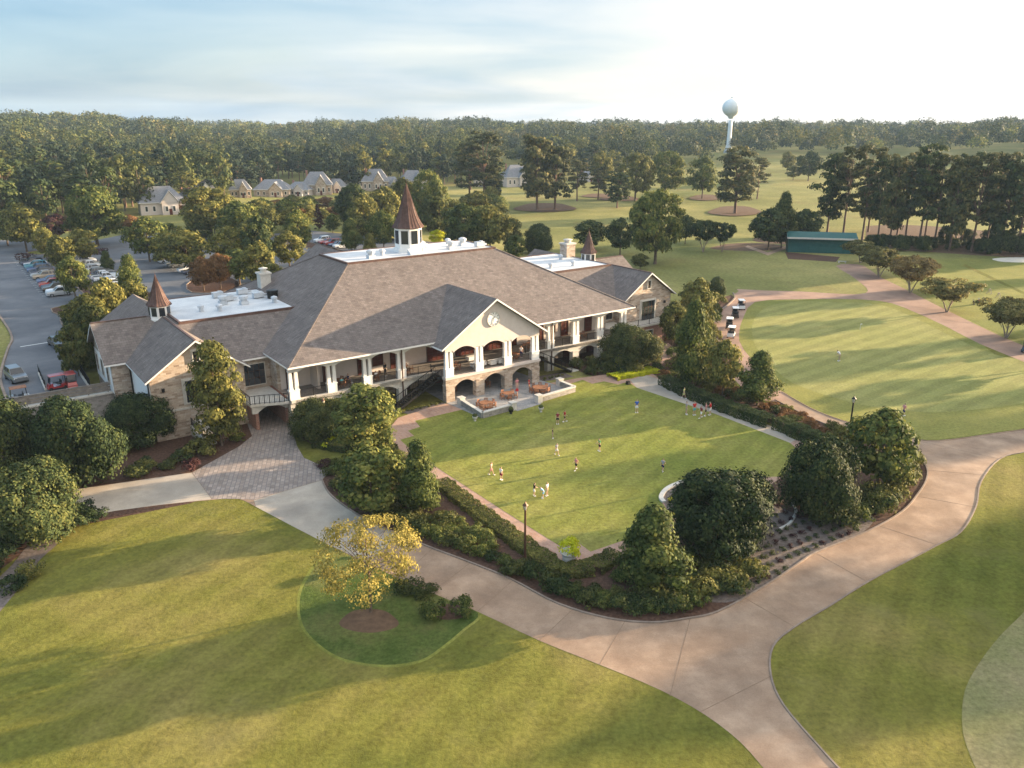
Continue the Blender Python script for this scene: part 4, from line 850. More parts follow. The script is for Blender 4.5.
# side steps at the left pavilion
s_ = MB()
for k in range(8): s_.box(-30.6, -29.2, 3.6 + k * .5, 8.0, k * .16 * 1.4, (k + 1) * .16 * 1.4 - .002 * k)
s_.build('side_steps', 'limestone', club)
s_ = MB(); s_.box(-30.9, -30.6, 3.0, 8.0, 0, 1.3); s_.build('step_wall', 'limestone', club)
r = MB(); rail(r, (-30.75, 3.2), (-30.75, 7.9), 1.3, .9, .2); r.build('railing', 'black_metal', club)
# wall lanterns
for (x, y, z) in ((-25.2, 7.9, 6.0), (-33.4, 7.9, 6.0), (41.3, 7.9, 6.0), (48.2, 7.9, 6.0)):
    l = MB(); l.box(x - .12, x + .12, y - .3, y - .05, z, z + .4, 0, -.04, -.04); l.box(x - .03, x + .03, y - .08, y + .1, z - .1, z + .1); l.build('wall_lantern', 'black_metal', club)

# ---------------------------------------------------------------- trees
def T(kind, bx, by, ty, w, lm, label, group=None, name='tree', **k): return tree_px(kind, bx, by, ty, w, lm, label, group, name, **k)
# foreground, one by one
T('sparse', 371, 612, 517, 108, 'yellow', 'airy golden yellow tree in the rough grass island beside the cart path', name='yellow_tree')
T('holly', 718, 562, 472, 112, 'holly', 'huge dark round holly beside the curved stone edging of the lawn', name='holly_tree', var=0)
T('holly', 815, 526, 440, 80, 'holly', 'dark round holly at the end of the long clipped hedge', name='holly_tree', var=1)
T('cone', 650, 598, 503, 88, 'green', 'grey-green conical tree at the near corner of the lawn', name='conical_tree', var=0)
T('round', 876, 492, 406, 74, 'green', 'bushy green tree behind the black lamp post at the bend of the cart path', name='tree', var=1)
T('cone', 420, 522, 438, 56, 'green', 'small conical tree halfway along the brick walk left of the lawn', name='conical_tree', var=1)
T('column', 368, 470, 384, 60, 'green', 'tall pale green tree standing before the porch beside the driveway', name='tree', var=0)
T('round', 372, 515, 446, 74, 'green', 'low spreading tree just below the tall porch tree in the bed', name='tree', var=2)
T('column', 222, 452, 340, 50, 'olive', 'slender yellow-green tree in front of the left stone gable', name='slender_tree', var=1)
T('holly', 143, 452, 394, 64, 'dark', 'dark bushy tree below the downpipe of the left pavilion', name='evergreen_tree', var=1)
T('holly', 76, 496, 400, 84, 'dark', 'broad dark evergreen in front of the stone retaining wall', name='evergreen_tree', var=0)
T('holly', 6, 500, 402, 84, 'dark', 'dark evergreen cut by the left edge above the shrub bank', name='evergreen_tree', var=1)
T('holly', 38, 548, 464, 92, 'dark', 'wide dark tree at the left end of the front lawn', name='evergreen_tree', var=0)
T('holly', -50, 530, 430, 90, 'dark', 'dark evergreen just beyond the left edge', name='evergreen_tree', var=1)
T('cone', 690, 396, 297, 48, 'green', 'tallest dark green tree between the croquet lawn and the parked carts', name='conical_tree', var=2)
T('round', 722, 398, 338, 42, 'olive', 'middle olive tree of the three by the practice green', name='tree', var=0)
T('cone', 757, 412, 349, 52, 'green', 'dark conical tree nearest the practice green edge', name='conical_tree', var=0)
T('round', 696, 336, 277, 44, 'olive', 'soft yellow-green tree right of the right stone gable', name='tree', var=1)
T('round', 672, 348, 300, 34, 'olive', 'small pale tree beside the brick basement of the right pavilion', name='tree', var=3)
T('holly', 716, 298, 277, 19, 'dark', 'small dark globe shaped tree at the head of the cart lane', name='globe_tree', var=0)
T('holly', 628, 368, 325, 54, 'hedge', 'dense dark bush tree hiding the right end of the arcade', name='evergreen_tree', var=0)
T('round', 648, 366, 335, 26, 'rust', 'reddish small tree beside the dark bush at the right arcade', name='tree', var=2)
T('holly', 316, 446, 400, 56, 'hedge', 'reddish-green screen bush between driveway and porch', name='evergreen_tree', var=1)
T('holly', 345, 440, 398, 40, 'olive', 'olive bush under the second porch bay', name='evergreen_tree', var=0)
# crape myrtles along the practice green path
for i, (x, by, ty, w, lm) in enumerate(((860, 263, 240, 38, 'myrtle'), (879, 277, 247, 50, 'myrtle'), (910, 293, 256, 56, 'blossom'), (947, 312, 277, 58, 'myrtle'), (1006, 338, 298, 62, 'myrtle'), (1062, 366, 322, 62, 'myrtle'))):
    T('umbrella', x, by, ty, w, lm, ['farthest umbrella shaped crape myrtle nearest the green shelter', 'second crape myrtle counted from the green shelter', 'rusty crowned crape myrtle, third from the green shelter', 'green crape myrtle behind the golf bags on the range', 'crape myrtle at the right edge beside the dark golf cart', 'crape myrtle beyond the right edge'][i], 'crape myrtles along the pink path', 'crape_myrtle', var=i % 3)
# golf course trees
T('oak', 655, 264, 188, 56, 'green', 'large full crowned oak behind the right pavilion', name='oak_tree', var=1)
PINE = 'tall pines on the golf course'
for (k, x, by, ty, w, lm, lb) in (
    ('fullpine', 537, 211, 133, 38, 'pine', 'big pine on the left of the pair above the white roof'), ('fullpine', 555, 210, 143, 36, 'pine', 'right one of the two big pines on red straw'),
    ('pine', 577, 201, 158, 24, 'pine', 'thin pine just right of the big pair'), ('pine', 598, 200, 165, 22, 'pine', 'smallest thin pine left of the oak row'), ('fullpine', 617, 208, 171, 24, 'dark', 'short dark pine in the middle fairway'),
    ('fullpine', 735, 214, 146, 44, 'pine', 'wide pine right below the water tower'), ('pine', 757, 199, 156, 22, 'pine', 'slim pine just right of the wide tower pine'),
    ('pine', 484, 209, 130, 40, 'pine', 'tallest pine above the main roof'), ('pine', 470, 206, 140, 34, 'pine', 'pine leaning beside the tallest one above the roof'), ('fullpine', 494, 204, 158, 22, 'dark', 'short dark pine under the tallest one above the roof')):
    T(k, x, by, ty, w, lm, lb, PINE, 'pine_tree')
for (k, x, by, ty, w, lm, lb) in (
    ('oak', 635, 201, 152, 34, 'olive', 'olive oak behind the short dark pine'), ('oak', 665, 197, 150, 40, 'green', 'broad oak in front of the wood left of the water tower'), ('round', 702, 199, 155, 34, 'green', 'round oak beside the water tower pine'),
    ('round', 590, 250, 219, 36, 'dark', 'dark tree behind the small right cupola'), ('round', 620, 255, 217, 34, 'dark', 'dark tree left of the large oak'), ('round', 685, 244, 214, 20, 'dark', 'dark tree right behind the large oak'),
    ('umbrella', 703, 252, 219, 34, 'dark', 'left flat topped tree on the fairway'), ('umbrella', 722, 252, 222, 26, 'dark', 'right flat topped tree on the fairway'), ('round', 768, 250, 207, 38, 'dark', 'dark tree left of the green shelter'),
    ('cone', 781, 248, 190, 30, 'dark', 'dark pointed tree behind the green shelter'), ('round', 803, 246, 208, 36, 'dark', 'dark tree directly behind the green shelter'), ('round', 640, 270, 253, 18, 'olive', 'small yellow-green tree beside the right pavilion roof'),
    ('holly', 538, 254, 224, 32, 'dark', 'dark round tree beyond the flat white roof'), ('round', 516, 262, 234, 22, 'green', 'small green tree right of the main flat roof'), ('round', 787, 172, 151, 16, 'olive', 'small round tree on the far fairway'),
    ('round', 808, 181, 150, 28, 'dark', 'dark round tree on the far fairway'), ('round', 793, 180, 165, 16, 'olive', 'low olive tree on the far fairway'), ('round', 600, 190, 150, 24, 'olive', 'pale oak behind the thin pines')):
    T(k, x, by, ty, w, lm, lb, 'trees on the golf course', 'tree')
for i, (x, by, ty, w) in enumerate(((827, 233, 152, 38), (843, 236, 139, 40), (862, 240, 142, 38), (877, 244, 150, 34), (889, 246, 150, 34), (904, 247, 144, 38), (918, 248, 139, 42), (933, 249, 144, 38), (949, 251, 150, 38), (960, 248, 150, 32), (971, 252, 146, 44), (985, 251, 150, 38), (1000, 253, 152, 42), (1016, 254, 144, 42), (1036, 255, 146, 42), (1060, 256, 140, 44), (868, 232, 150, 32), (897, 235, 155, 32), (925, 236, 152, 32), (956, 238, 152, 32), (990, 240, 150, 36), (1024, 243, 150, 36))):
    T('pine' if i % 4 else 'fullpine', x, by, ty + (i * 5) % 9, w * .84, 'pine' if i % 3 else 'dark', ('%s pine from the shelter end of the row behind the driving range' % ('first second third fourth fifth sixth seventh eighth ninth tenth eleventh twelfth thirteenth fourteenth fifteenth sixteenth'.split()[i]).capitalize().lower()) if i < 16 else 'tall pine in the rear line behind the driving range row', 'pines in the row behind the driving range', 'pine_tree')
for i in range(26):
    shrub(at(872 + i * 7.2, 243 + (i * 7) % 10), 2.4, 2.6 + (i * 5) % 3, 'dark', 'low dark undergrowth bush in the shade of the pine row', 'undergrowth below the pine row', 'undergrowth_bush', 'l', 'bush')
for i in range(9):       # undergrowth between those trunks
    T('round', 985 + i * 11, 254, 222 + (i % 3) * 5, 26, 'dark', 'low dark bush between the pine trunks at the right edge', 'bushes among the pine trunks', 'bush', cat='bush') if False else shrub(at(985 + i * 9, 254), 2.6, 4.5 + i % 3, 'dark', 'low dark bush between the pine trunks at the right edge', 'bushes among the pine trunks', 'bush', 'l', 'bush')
# trees beyond the right edge that throw the long shade over the greens
for (u, w_, h) in ((185, -50, 27), (165, -68, 25), (205, -18, 26), (150, -90, 24), (175, -110, 26), (120, -95, 20), (140, -30, 0), (90, -84, 17), (100, -104, 20), (215, 0, 26), (130, -120, 22), (76, -118, 18), (190, -80, 28)):
    if h: tree('fullpine' if h > 21 else 'oak', W(u, w_), h, 5.5 if h > 21 else 7, 'dark', 'tree beyond the right edge shading the practice green', 'shade trees right of the practice green', 'shade_tree')
# car park trees
CP = 'trees around the car park'
for (k, x, by, ty, w, lm, lb) in (
    ('oak', 98, 246, 185, 58, 'green', 'biggest oak at the far end of the car park'), ('round', 27, 252, 202, 46, 'olive', 'yellow-green tree at the far left of the car park'), ('round', 60, 240, 213, 30, 'plum', 'dark purple leaved tree left of the big oak'),
    ('round', 47, 259, 226, 26, 'olive', 'olive tree at the end of the first parking row'), ('round', 62, 272, 234, 30, 'olive', 'olive tree over the parked cars of the first row'), ('round', 84, 264, 228, 36, 'olive', 'yellowish tree in front of the big oak trunk'),
    ('round', 76, 300, 255, 35, 'green', 'green tree in the median between blue and white cars'), ('cone', 108, 272, 250, 19, 'dark', 'dark small tree between the white cars'), ('cone', 134, 305, 253, 34, 'green', 'green cone shaped tree at the end of the white cars'),
    ('round', 93, 342, 292, 40, 'olive', 'large olive tree beside the left pavilion roof'), ('round', 112, 332, 276, 40, 'olive', 'olive tree right behind the left pavilion roof'), ('round', 134, 322, 280, 36, 'olive', 'yellow-green tree left of the small left spire'),
    ('round', 80, 382, 322, 34, 'hedge', 'dark tree hugging the wall of the left pavilion'), ('round', 96, 350, 302, 34, 'hedge', 'dark green tree above the pavilion wall'), ('round', 150, 262, 215, 42, 'green', 'green tree left of the second parking aisle'),
    ('round', 172, 268, 232, 40, 'olive', 'olive tree over the second parking aisle'), ('round', 188, 272, 228, 48, 'olive', 'broad olive tree right of the second parking aisle'), ('round', 204, 291, 256, 30, 'rust', 'rust coloured tree on the planting island'),
    ('round', 221, 289, 252, 28, 'rust', 'second rust coloured tree on the planting island'), ('oak', 212, 240, 186, 60, 'olive', 'wide olive tree between the houses and the car park'), ('round', 240, 246, 200, 50, 'green', 'green tree behind the rust coloured pair'),
    ('round', 240, 285, 248, 44, 'green', 'green tree behind the left chimney'), ('round', 232, 272, 225, 44, 'olive', 'olive tree above the left flat roof'), ('round', 262, 272, 214, 38, 'dark', 'dark tree left of the main roof'),
    ('round', 262, 290, 240, 40, 'olive', 'yellow-green tree touching the left slope of the main roof'), ('round', 290, 270, 230, 38, 'olive', 'yellow-green tree over the back of the main roof'), ('round', 300, 254, 208, 34, 'green', 'green tree with slim crown behind the main roof'),
    ('spire', 319, 230, 204, 15, 'plum', 'dark narrow conifer beyond the main roof'), ('round', 333, 234, 213, 18, 'green', 'small round tree next to the dark conifer'), ('cone', 352, 252, 217, 28, 'green', 'green tree in front of the parked cars behind the roof'),
    ('cone', 370, 254, 232, 20, 'olive', 'small tree just above the flat roof edge'), ('oak', 356, 232, 183, 36, 'dark', 'tall dark tree left of the tall spire'), ('round', 365, 238, 192, 34, 'olive', 'tall yellow-green tree left of the tall spire'),
    ('round', 384, 252, 209, 28, 'green', 'green tree immediately left of the tall spire'), ('round', 386, 232, 185, 38, 'olive', 'olive tree behind the tall spire'), ('round', 404, 228, 176, 34, 'olive', 'olive tree hidden behind the tall spire tip'),
    ('oak', 428, 230, 169, 40, 'green', 'tall green tree right of the tall spire'), ('round', 440, 244, 190, 46, 'hedge', 'broad brown-green tree right of the tall spire'), ('round', 463, 252, 202, 44, 'green', 'green tree under the tall pines'),
    ('round', 490, 254, 203, 42, 'olive', 'olive tree right of the tall pines'), ('round', 438, 246, 229, 18, 'lime', 'small bright tree touching the flat roof'), ('round', 508, 252, 215, 30, 'hedge', 'dark olive tree at the right end of the flat roof'),
    ('round', 412, 240, 205, 34, 'hedge', 'dark tree directly behind the cupola'), ('round', 130, 233, 214, 26, 'rust', 'rust coloured small tree below the first house'), ('round', 8, 246, 210, 40, 'green', 'green tree at the far left edge'),
    ('round', 275, 300, 262, 30, 'olive', 'olive tree behind the hip of the main roof'), ('round', 172, 250, 222, 30, 'green', 'green tree behind the second parking aisle'), ('round', 255, 250, 218, 36, 'olive', 'olive tree between roof and houses')):
    T(k, x, by, ty, w, lm, lb, CP, 'tree')
rt = random.Random(5); nb = 0
while nb < 46:           # the filled canopy between car park, houses and clubhouse
    x, by = rt.uniform(135, 500), rt.uniform(212, 244)
    if x < 194 or (300 < x < 345 and by > 232): continue
    nb += 1; w_ = rt.uniform(22, 34) * (1 if by > 225 else .8); lm = rt.choice(('green', 'olive', 'hedge', 'dark', 'green', 'olive'))
    T('round', x, by, by - w_ * rt.uniform(.85, 1.1), w_, lm, '%s round tree in the canopy %s' % ({'green': 'green', 'olive': 'yellowish', 'hedge': 'brown-green', 'dark': 'dark'}[lm], 'left of the small left spire, toward the houses' if x < 160 else 'between houses and rusty trees' if x < 230 else 'between houses and left chimney' if x < 280 else 'behind the main roof hip' if x < 350 else 'around the tall spire' if x < 430 else 'below the tall pines'), 'canopy trees behind the clubhouse', 'tree')
for i in range(17):      # long row of low trees before the houses
    x = 186 + i * 15.5
    if 205 < x < 250: continue
    T('round', x, 213 + (i % 3) * 3 - i * .35, 197 + (i % 4) * 2 - i * .3, 22, ('rust', 'olive', 'hedge')[i % 3], 'low brownish tree in the row before the houses', 'low trees in front of the houses', 'small_tree')
for i in range(9):
    T('round', 262 + i * 12, 220 + (i % 2) * 1.5, 206 + (i % 3), 18, ('rust', 'hedge', 'olive')[i % 3], 'low rounded tree of the hedge-like second row before the houses', 'second row of low trees before the houses', 'small_tree')

# ---------------------------------------------------------------- the wood
_tp = atg(728, 153); TOWER_R = hypot(_tp.x, _tp.y)
EDGE = [(-500, 240), (0, 232), (130, 219), (215, 194), (260, 190), (420, 187), (520, 181), (600, 175), (700, 167), (730, 160), (790, 160), (860, 157), (1000, 158), (1120, 160), (1500, 162)]
def forest():
    rng = np.random.default_rng(11); pts = []
    redge = {}
    for xp in range(-520, 1520, 20):
        p = atg(xp, lerp(EDGE, xp)); redge[xp] = hypot(p.x, p.y)
    r = 240.0
    while r < 1750:
        s = 9.8 + (r - 240) * 0.0125
        a = -radians(47)
        while a < radians(47):
            a += s / r; aa = a + rng.uniform(-.4, .4) * s / r; rr = r + rng.uniform(-.45, .45) * s
            xp = 512 + 852.7 * math.tan(aa)
            if xp < -500 or xp > 1490: continue
            x0 = int((xp + 520) // 20) * 20 - 520; e = redge[x0] * (1 + 0.05 * sin(xp * .05) + .03 * sin(xp * .17))
            if rr < e: continue
            pts.append((rr * sin(aa), rr * cos(aa), rr, xp))
        r += s * 0.92
    gold = lambda: rng.random()
    pts.sort(key=lambda q: q[2])
    house_px = [(130, 222, 335), (225, 435, 430), (470, 535, 560)]
    def blocked(q): return any(a < q[3] < b and q[2] < r_ for a, b, r_ in house_px)
    pts = [q for q in pts if not blocked(q) and not (716 < q[3] < 744 and q[2] < TOWER_R)]
    near = [q for q in pts if -30 < q[3] < 1054][:290]; ns = set(id(q) for q in near)
    for q in near:
        k = ('foresta', 'foresta', 'forestb', 'forestc')[rng.integers(4)]; h = rng.uniform(13, 21)
        lm = ('forest', 'forest', 'olive', 'dark', 'hedge', 'forest', 'dark', 'hedge', 'dark', 'forest')[rng.integers(10)]
        wh = 'left of the car park' if q[3] < 60 else 'behind the car park' if q[3] < 140 else 'behind the cream porch house' if q[3] < 225 else 'behind the left houses' if q[3] < 330 else 'behind the right houses' if q[3] < 440 else 'beyond the tall roof pines' if q[3] < 540 else 'behind the thin pines' if q[3] < 640 else 'left of the water tower' if q[3] < 730 else 'right of the water tower'
        tree(k, (q[0], q[1], ground(q[0], q[1])), h, rng.uniform(4.4, 6.6), lm, '%s %s at the wood front %s' % ({'forest': 'mid green', 'olive': 'yellowish', 'dark': 'dark', 'hedge': 'brownish green', 'rust': 'rusty'}[lm], {'foresta': 'round tree', 'forestb': 'slim tree', 'forestc': 'pine like tree'}[k], wh), 'trees along the front of the wood', 'forest_tree')
    Cs, Ns, Ss, Ms = [], [], [], []
    for q in pts:
        if id(q) in ns: continue
        far = sstep(q[2], 350, 1300); n = int(300 - 180 * far); h = rng.uniform(12, 22) * (1 + .16 * sin(q[3] * .031 + q[2] * .011) + .1 * sin(q[3] * .083)); R = rng.uniform(4.6, 7.6) * (1 + .6 * far)
        con = rng.random() < 0.3
        d = unit(rng.normal(size=(n, 3))); d[:, 2] = np.abs(d[:, 2]) * 1.0 - 0.12
        z0 = h * (0.52 if not con else 0.5); a3 = np.array([R * (.72 if con else 1), R * (.72 if con else 1), h - z0]); k = rng.uniform(0.72, 1.06, n)
        if con: d[:, :2] *= (1 - 0.35 * np.clip(d[:, 2:3], 0, 1))
        lump = 1 + 0.16 * np.sin(d[:, 0] * 5 + q[0]) * np.cos(d[:, 1] * 5 + q[1])
        g = ground(q[0], q[1])
        Cs.append(np.array([q[0], q[1], g + z0]) + d * a3 * (k * lump)[:, None]); Ns.append(unit(d + rng.normal(size=(n, 3)) * .4)); Ss.append(np.full(n, (1.15 + 1.0 * far)))
        Ms.append(np.full(n, rng.choice([0, 0, 0, 1, 2, 3, 0, 3, 3, 0, 3, 5, 0, 1, 0, 3] if not con else [3, 3, 0, 5])))
    C = np.concatenate(Cs); me = quads(C, np.concatenate(Ns), np.concatenate(Ss), rng, 'forest', M('leaf_forest'), 0.8)
    for mm in ('hedge', 'green', 'dark', 'rust', 'pine'): me.materials.append(M('leaf_' + mm))
    me.polygons.foreach_set('material_index', np.concatenate(Ms).astype(np.int32))
    o = link('forest', me); tag(o, 'mixed green and brown wood covering the hills to the horizon', 'forest', None, 'stuff')
    print('FOREST', len(pts), len(C))
forest()

# ---------------------------------------------------------------- shrubs and hedges
def scatter(poly, sp, n_max, seed, avoid=()):
    rng = random.Random(seed); xs = [p[0] for p in poly]; ys = [p[1] for p in poly]; out = []
    for _ in range(n_max * 40):
        x, y = rng.uniform(min(xs), max(xs)), rng.uniform(min(ys), max(ys))
        if not inside(poly, x, y) or any(hypot(x - a, y - b) < sp for a, b in out) or any(hypot(x - a, y - b) < r for a, b, r in avoid): continue
        out.append((x, y))
        if len(out) >= n_max: break
    return out
HL = [(440, 484), (470, 508), (520, 545), (560, 574), (592, 571), (617, 557)]
hedge(pxs(HL), 1.8, 0.6, 'olive', 'low clipped hedge following the brick walk round the near lawn corner')
hedge(pxs([(664, 384), (690, 397), (725, 411), (770, 427)]), 1.9, 1.3, 'dark', 'long dark clipped hedge along the walk right of the lawn')
hedge(pxs([(778, 428), (812, 443), (846, 457)]), 1.9, 1.4, 'dark', 'shorter dark clipped hedge ending at the black lamp post')
hedge(pxs([(600, 370), (622, 362), (660, 359)]), 1.6, 1.0, 'hedge', 'dark hedge behind the lime planting at the right arcade')
hedge(uws([(-19.9, -3.6), (-17.6, -7.2), (-16.0, -7.4)]), 2.0, .8, 'hedge', 'dark clipped hedge bordering the paved driveway')
hedge(pxs([(612, 379), (630, 375.5), (655, 371)]), 2.2, .5, 'lime', 'bright lime green planting strip beside the brick walk', leaf=.2)
shrub(at(619, 371), 1.1, 2.6, 'lime', 'lime green ball topiary beside the right arcade', None, 'topiary_shrub')
shrub(at(333, 446), 1.5, 1.0, 'lime', 'bright lime shrub at the foot of the slim lamp', None, 'lime_shrub')
def along_(poly, sp):
    return [(x0 + (x1 - x0) * k * sp / max(hypot(x1 - x0, y1 - y0), .01), y0 + (y1 - y0) * k * sp / max(hypot(x1 - x0, y1 - y0), .01)) for (x0, y0), (x1, y1) in zip(poly, poly[1:]) for k in range(int(hypot(x1 - x0, y1 - y0) / sp) + 1)]
front = pxs(smooth(BED_EDGE[:14], 3, False) + [(780, 552), (760, 530), (700, 560), (640, 560), (575, 584), (520, 552), (462, 510), (420, 480), (398, 456), (384, 442), (362, 452), (336, 466)])
pale = pxs([(740, 590), (752, 596), (800, 562), (862, 533), (870, 515), (815, 520), (770, 505), (755, 525)])
c_in = Vector((sum(p[0] for p in front) / len(front), sum(p[1] for p in front) / len(front), 0))
pts = [p for p in scatter(front, 1.35, 150, 3) if not inside(pale, *p)]
be = pxs(smooth(BED_EDGE, 4, False))
hl = along_(pxs(HL), .5)
pts = [p for p in pts if min(hypot(p[0] - b[0], p[1] - b[1]) for b in be) > 0.9 and min(hypot(p[0] - b[0], p[1] - b[1]) for b in hl) > 2.3]
for i, (x, y) in enumerate(pts):
    r = random.uniform(.85, 1.35); lm = random.choice(('dark', 'hedge', 'hedge', 'green', 'green', 'olive')); px = xpix(x, y)
    shrub((x, y, 0), r, r * random.uniform(.9, 1.2), lm, '%s shrub in the bed between cart path and lawn, %s' % ({'dark': 'dark green', 'hedge': 'brownish green', 'green': 'mid green', 'olive': 'yellowish'}[lm], 'near the driveway' if px < 400 else 'left of the bronze lamp' if px < 525 else 'right of the bronze lamp' if px < 640 else 'around the huge holly'), 'shrubs in the front bed', 'shrub')
# continuous border of shrubs just inside the kerb
def along(poly, sp, off=0.0):
    out = []; acc = 0
    for (x0, y0), (x1, y1) in zip(poly, poly[1:]):
        L_ = hypot(x1 - x0, y1 - y0)
        while acc < L_: t = acc / L_; out.append((x0 + (x1 - x0) * t - (y1 - y0) / L_ * off, y0 + (y1 - y0) * t + (x1 - x0) / L_ * off)); acc += sp
        acc -= L_
    return out
for i, (x, y) in enumerate(along(pxs(smooth(BED_EDGE[2:14], 3, False)), 1.45, 1.5)):
    r = random.uniform(.85, 1.2); shrub((x, y, 0), r, r * random.uniform(1.0, 1.3), random.choice(('dark', 'green', 'green', 'hedge')), 'rounded green shrub in the border row just inside the kerb', 'shrubs in the kerb border row', 'border_shrub')
for i, (x, y) in enumerate(along(pxs(smooth(BED_EDGE[17:24], 3, False)), 1.7, 1.8)):
    r = random.uniform(1.1, 1.6); shrub((x, y, 0), r, r * 1.2, random.choice(('green', 'hedge', 'olive')), 'green shrub at the bend below the black lamp tree', 'shrubs at the bend of the cart path', 'shrub')
for i, (x, y) in enumerate(along(pxs([(868, 500), (880, 515), (905, 495), (912, 475), (905, 460)]), 2.0, .6)):
    shrub((x, y, 0), 1.5, 1.9, 'olive', 'tall yellow-green shrub under the tree at the cart path bend', 'tall shrubs at the bend', 'shrub')
for (px_, py_, r) in ((735, 588, 1.5), (752, 576, 1.4), (716, 588, 1.5), (700, 596, 1.5)):
    shrub(at(px_, py_), r, r * 1.1, 'olive', 'sunlit olive shrub at the foot of the huge holly', 'olive shrubs below the holly', 'shrub')
# rows of young plants on pale mulch
pr = [p for p in along(pale[:1], 1)] if False else []
base = at(716, 588); e1 = (at(862, 528) - base); e1z = e1.length; e1.normalize(); e2 = Vector((-e1.y, e1.x, 0))
for j in range(8):
    for i in range(int(e1z / 1.15)):
        q = base + e1 * (i * 1.15 + (j % 2) * .57) + e2 * (j * 1.15 - 1.2)
        if inside(pale, q.x, q.y) and min(hypot(q.x - b[0], q.y - b[1]) for b in be) > .5:
            shrub((q.x, q.y, 0), .40, .40, random.choice(('dark', 'hedge', 'plum')), 'tiny round plant set in rows on the pale mulch', 'young plants in rows on pale mulch', 'young_plant', 's', 'plant')
for i, (x, y) in enumerate(scatter(pxs([(668, 500), (700, 484), (722, 492), (712, 512), (690, 518)]), .7, 30, 5)): shrub((x, y, 0), .4, .45, random.choice(('green', 'olive', 'rust', 'lime')), 'low flowering plant inside the curved stone edging', 'plants inside the stone edging', 'flower_plant', 's', 'plant')
kerb('stone_edging', pxs(smooth([(780, 530), (790, 524), (796, 512), (792, 503)], 4, False)), 0.25, 0.2, m='limestone')
for i, (x, y) in enumerate(scatter(pxs([(660, 377), (700, 362), (740, 395), (790, 412), (840, 433), (862, 442), (850, 448), (800, 428), (772, 417), (700, 388)]), 1.3, 50, 9)):
    shrub((x, y, 0), random.uniform(.7, 1.1), random.uniform(.8, 1.2), random.choice(('rust', 'olive', 'hedge')), 'reddish low shrub between hedge and practice green', 'shrubs behind the long hedge', 'low_shrub')
for i, (x, y) in enumerate(scatter(pxs([(714, 321), (728, 306), (735, 298), (715, 292), (680, 315), (665, 350), (670, 372), (700, 378), (728, 380), (728, 352)]), 2.0, 34, 10)):
    shrub((x, y, 0), random.uniform(1.0, 1.7), random.uniform(1.2, 2.2), random.choice(('olive', 'olive', 'green')), 'yellow-green shrub beside the cart lane', 'shrubs beside the cart lane', 'shrub')
# left bed shrubs
for (px_, py_, r, h, lm, lb) in ((147, 470, 1.3, 1.1, 'olive', 'lone low shrub on brown mulch by the pale path'), (96, 520, 1.2, 1.2, 'dark', 'small dark shrub at the corner of front lawn and path'), (200, 456, 1.9, 2.0, 'olive', 'yellowish bush beside the paved driveway, left of the slender tree'),
                             (182, 461, 1.5, 1.2, 'dark', 'dark bush at the corner of pale path and paving'), (212, 445, 1.3, 1.4, 'olive', 'yellow bush at the foot of the slender tree'), (238, 440, 1.1, .8, 'green', 'green mat of shrub at the driveway edge'),
                             (432, 617, 1.15, 1.5, 'green', 'left one of two round green shrubs by the yellow tree'), (461, 613, 1.05, 1.3, 'green', 'right one of two round green shrubs by the yellow tree'), (408, 590, 1.3, .9, 'hedge', 'brown-green shrub behind the yellow tree'), (425, 594, 1.1, .9, 'hedge', 'low shrub behind the two round green shrubs'),
                             (328, 575, .7, .6, 'dark', 'tiny dark shrub left of the yellow tree'), (325, 466, 1.2, .6, 'plum', 'brown shrub at the corner of bed and driveway'), (395, 462, 1.0, .9, 'rust', 'reddish shrub by the brick walk steps'), (30, 576, 1.2, 1.3, 'olive', 'yellowish shrub at the left edge bank'),
                             (12, 590, 1.2, 1.2, 'dark', 'dark shrub left of the mulch strip'), (80, 478, 1.4, 1.2, 'rust', 'rusty shrub under the broad dark evergreen'), (768, 500, 1.4, .7, 'dark', 'ground hugging shrub between the two hollies')):
    shrub(at(px_, py_), r, h, lm, lb)
for i, (x, y) in enumerate(scatter(uws([(-34, 4), (-27, 5), (-28, -5), (-35, -8), (-46, -7), (-58, -10), (-60, 14), (-38, 15)]), 2.2, 40, 12)):
    shrub((x, y, 0), random.uniform(.9, 1.6), random.uniform(.8, 1.5), random.choice(('dark', 'hedge', 'plum')), 'dark shrub in the shaded bed below the left pavilion', 'shrubs below the left pavilion', 'bed_bush', 'm', 'bush')
for i, (x, y) in enumerate(scatter(pxs([(-20, 520), (60, 515), (100, 512), (60, 540), (28, 544), (8, 566), (-30, 590)]), 1.6, 22, 14)):
    shrub((x, y, 0), random.uniform(.9, 1.5), random.uniform(1.0, 1.8), 'dark', 'dark shrub under the wide tree at the left lawn end', 'shrubs at the left lawn end', 'shrub')
for i, (x, y) in enumerate(scatter(uws([(-19.2, 2.6), (-19.6, -2), (-17, -6), (-13, -5.5), (-9, 0.5), (-8.5, 2.6)]), 1.5, 24, 15)):
    shrub((x, y, 0), random.uniform(.9, 1.4), random.uniform(1.2, 2.4), random.choice(('hedge', 'olive', 'dark')), 'tall shrub screening the left porch arcade', 'shrubs before the left arcade', 'shrub')
for i, (x, y) in enumerate(scatter(uws([(23.5, 2.6), (23.5, -2.5), (33, -6), (37, -3), (36, 3)]), 1.7, 20, 16)):
    shrub((x, y, 0), random.uniform(.9, 1.5), random.uniform(1.0, 2.0), random.choice(('hedge', 'olive', 'dark')), 'shrub in the bed before the right arcade', 'shrubs before the right arcade', 'shrub')
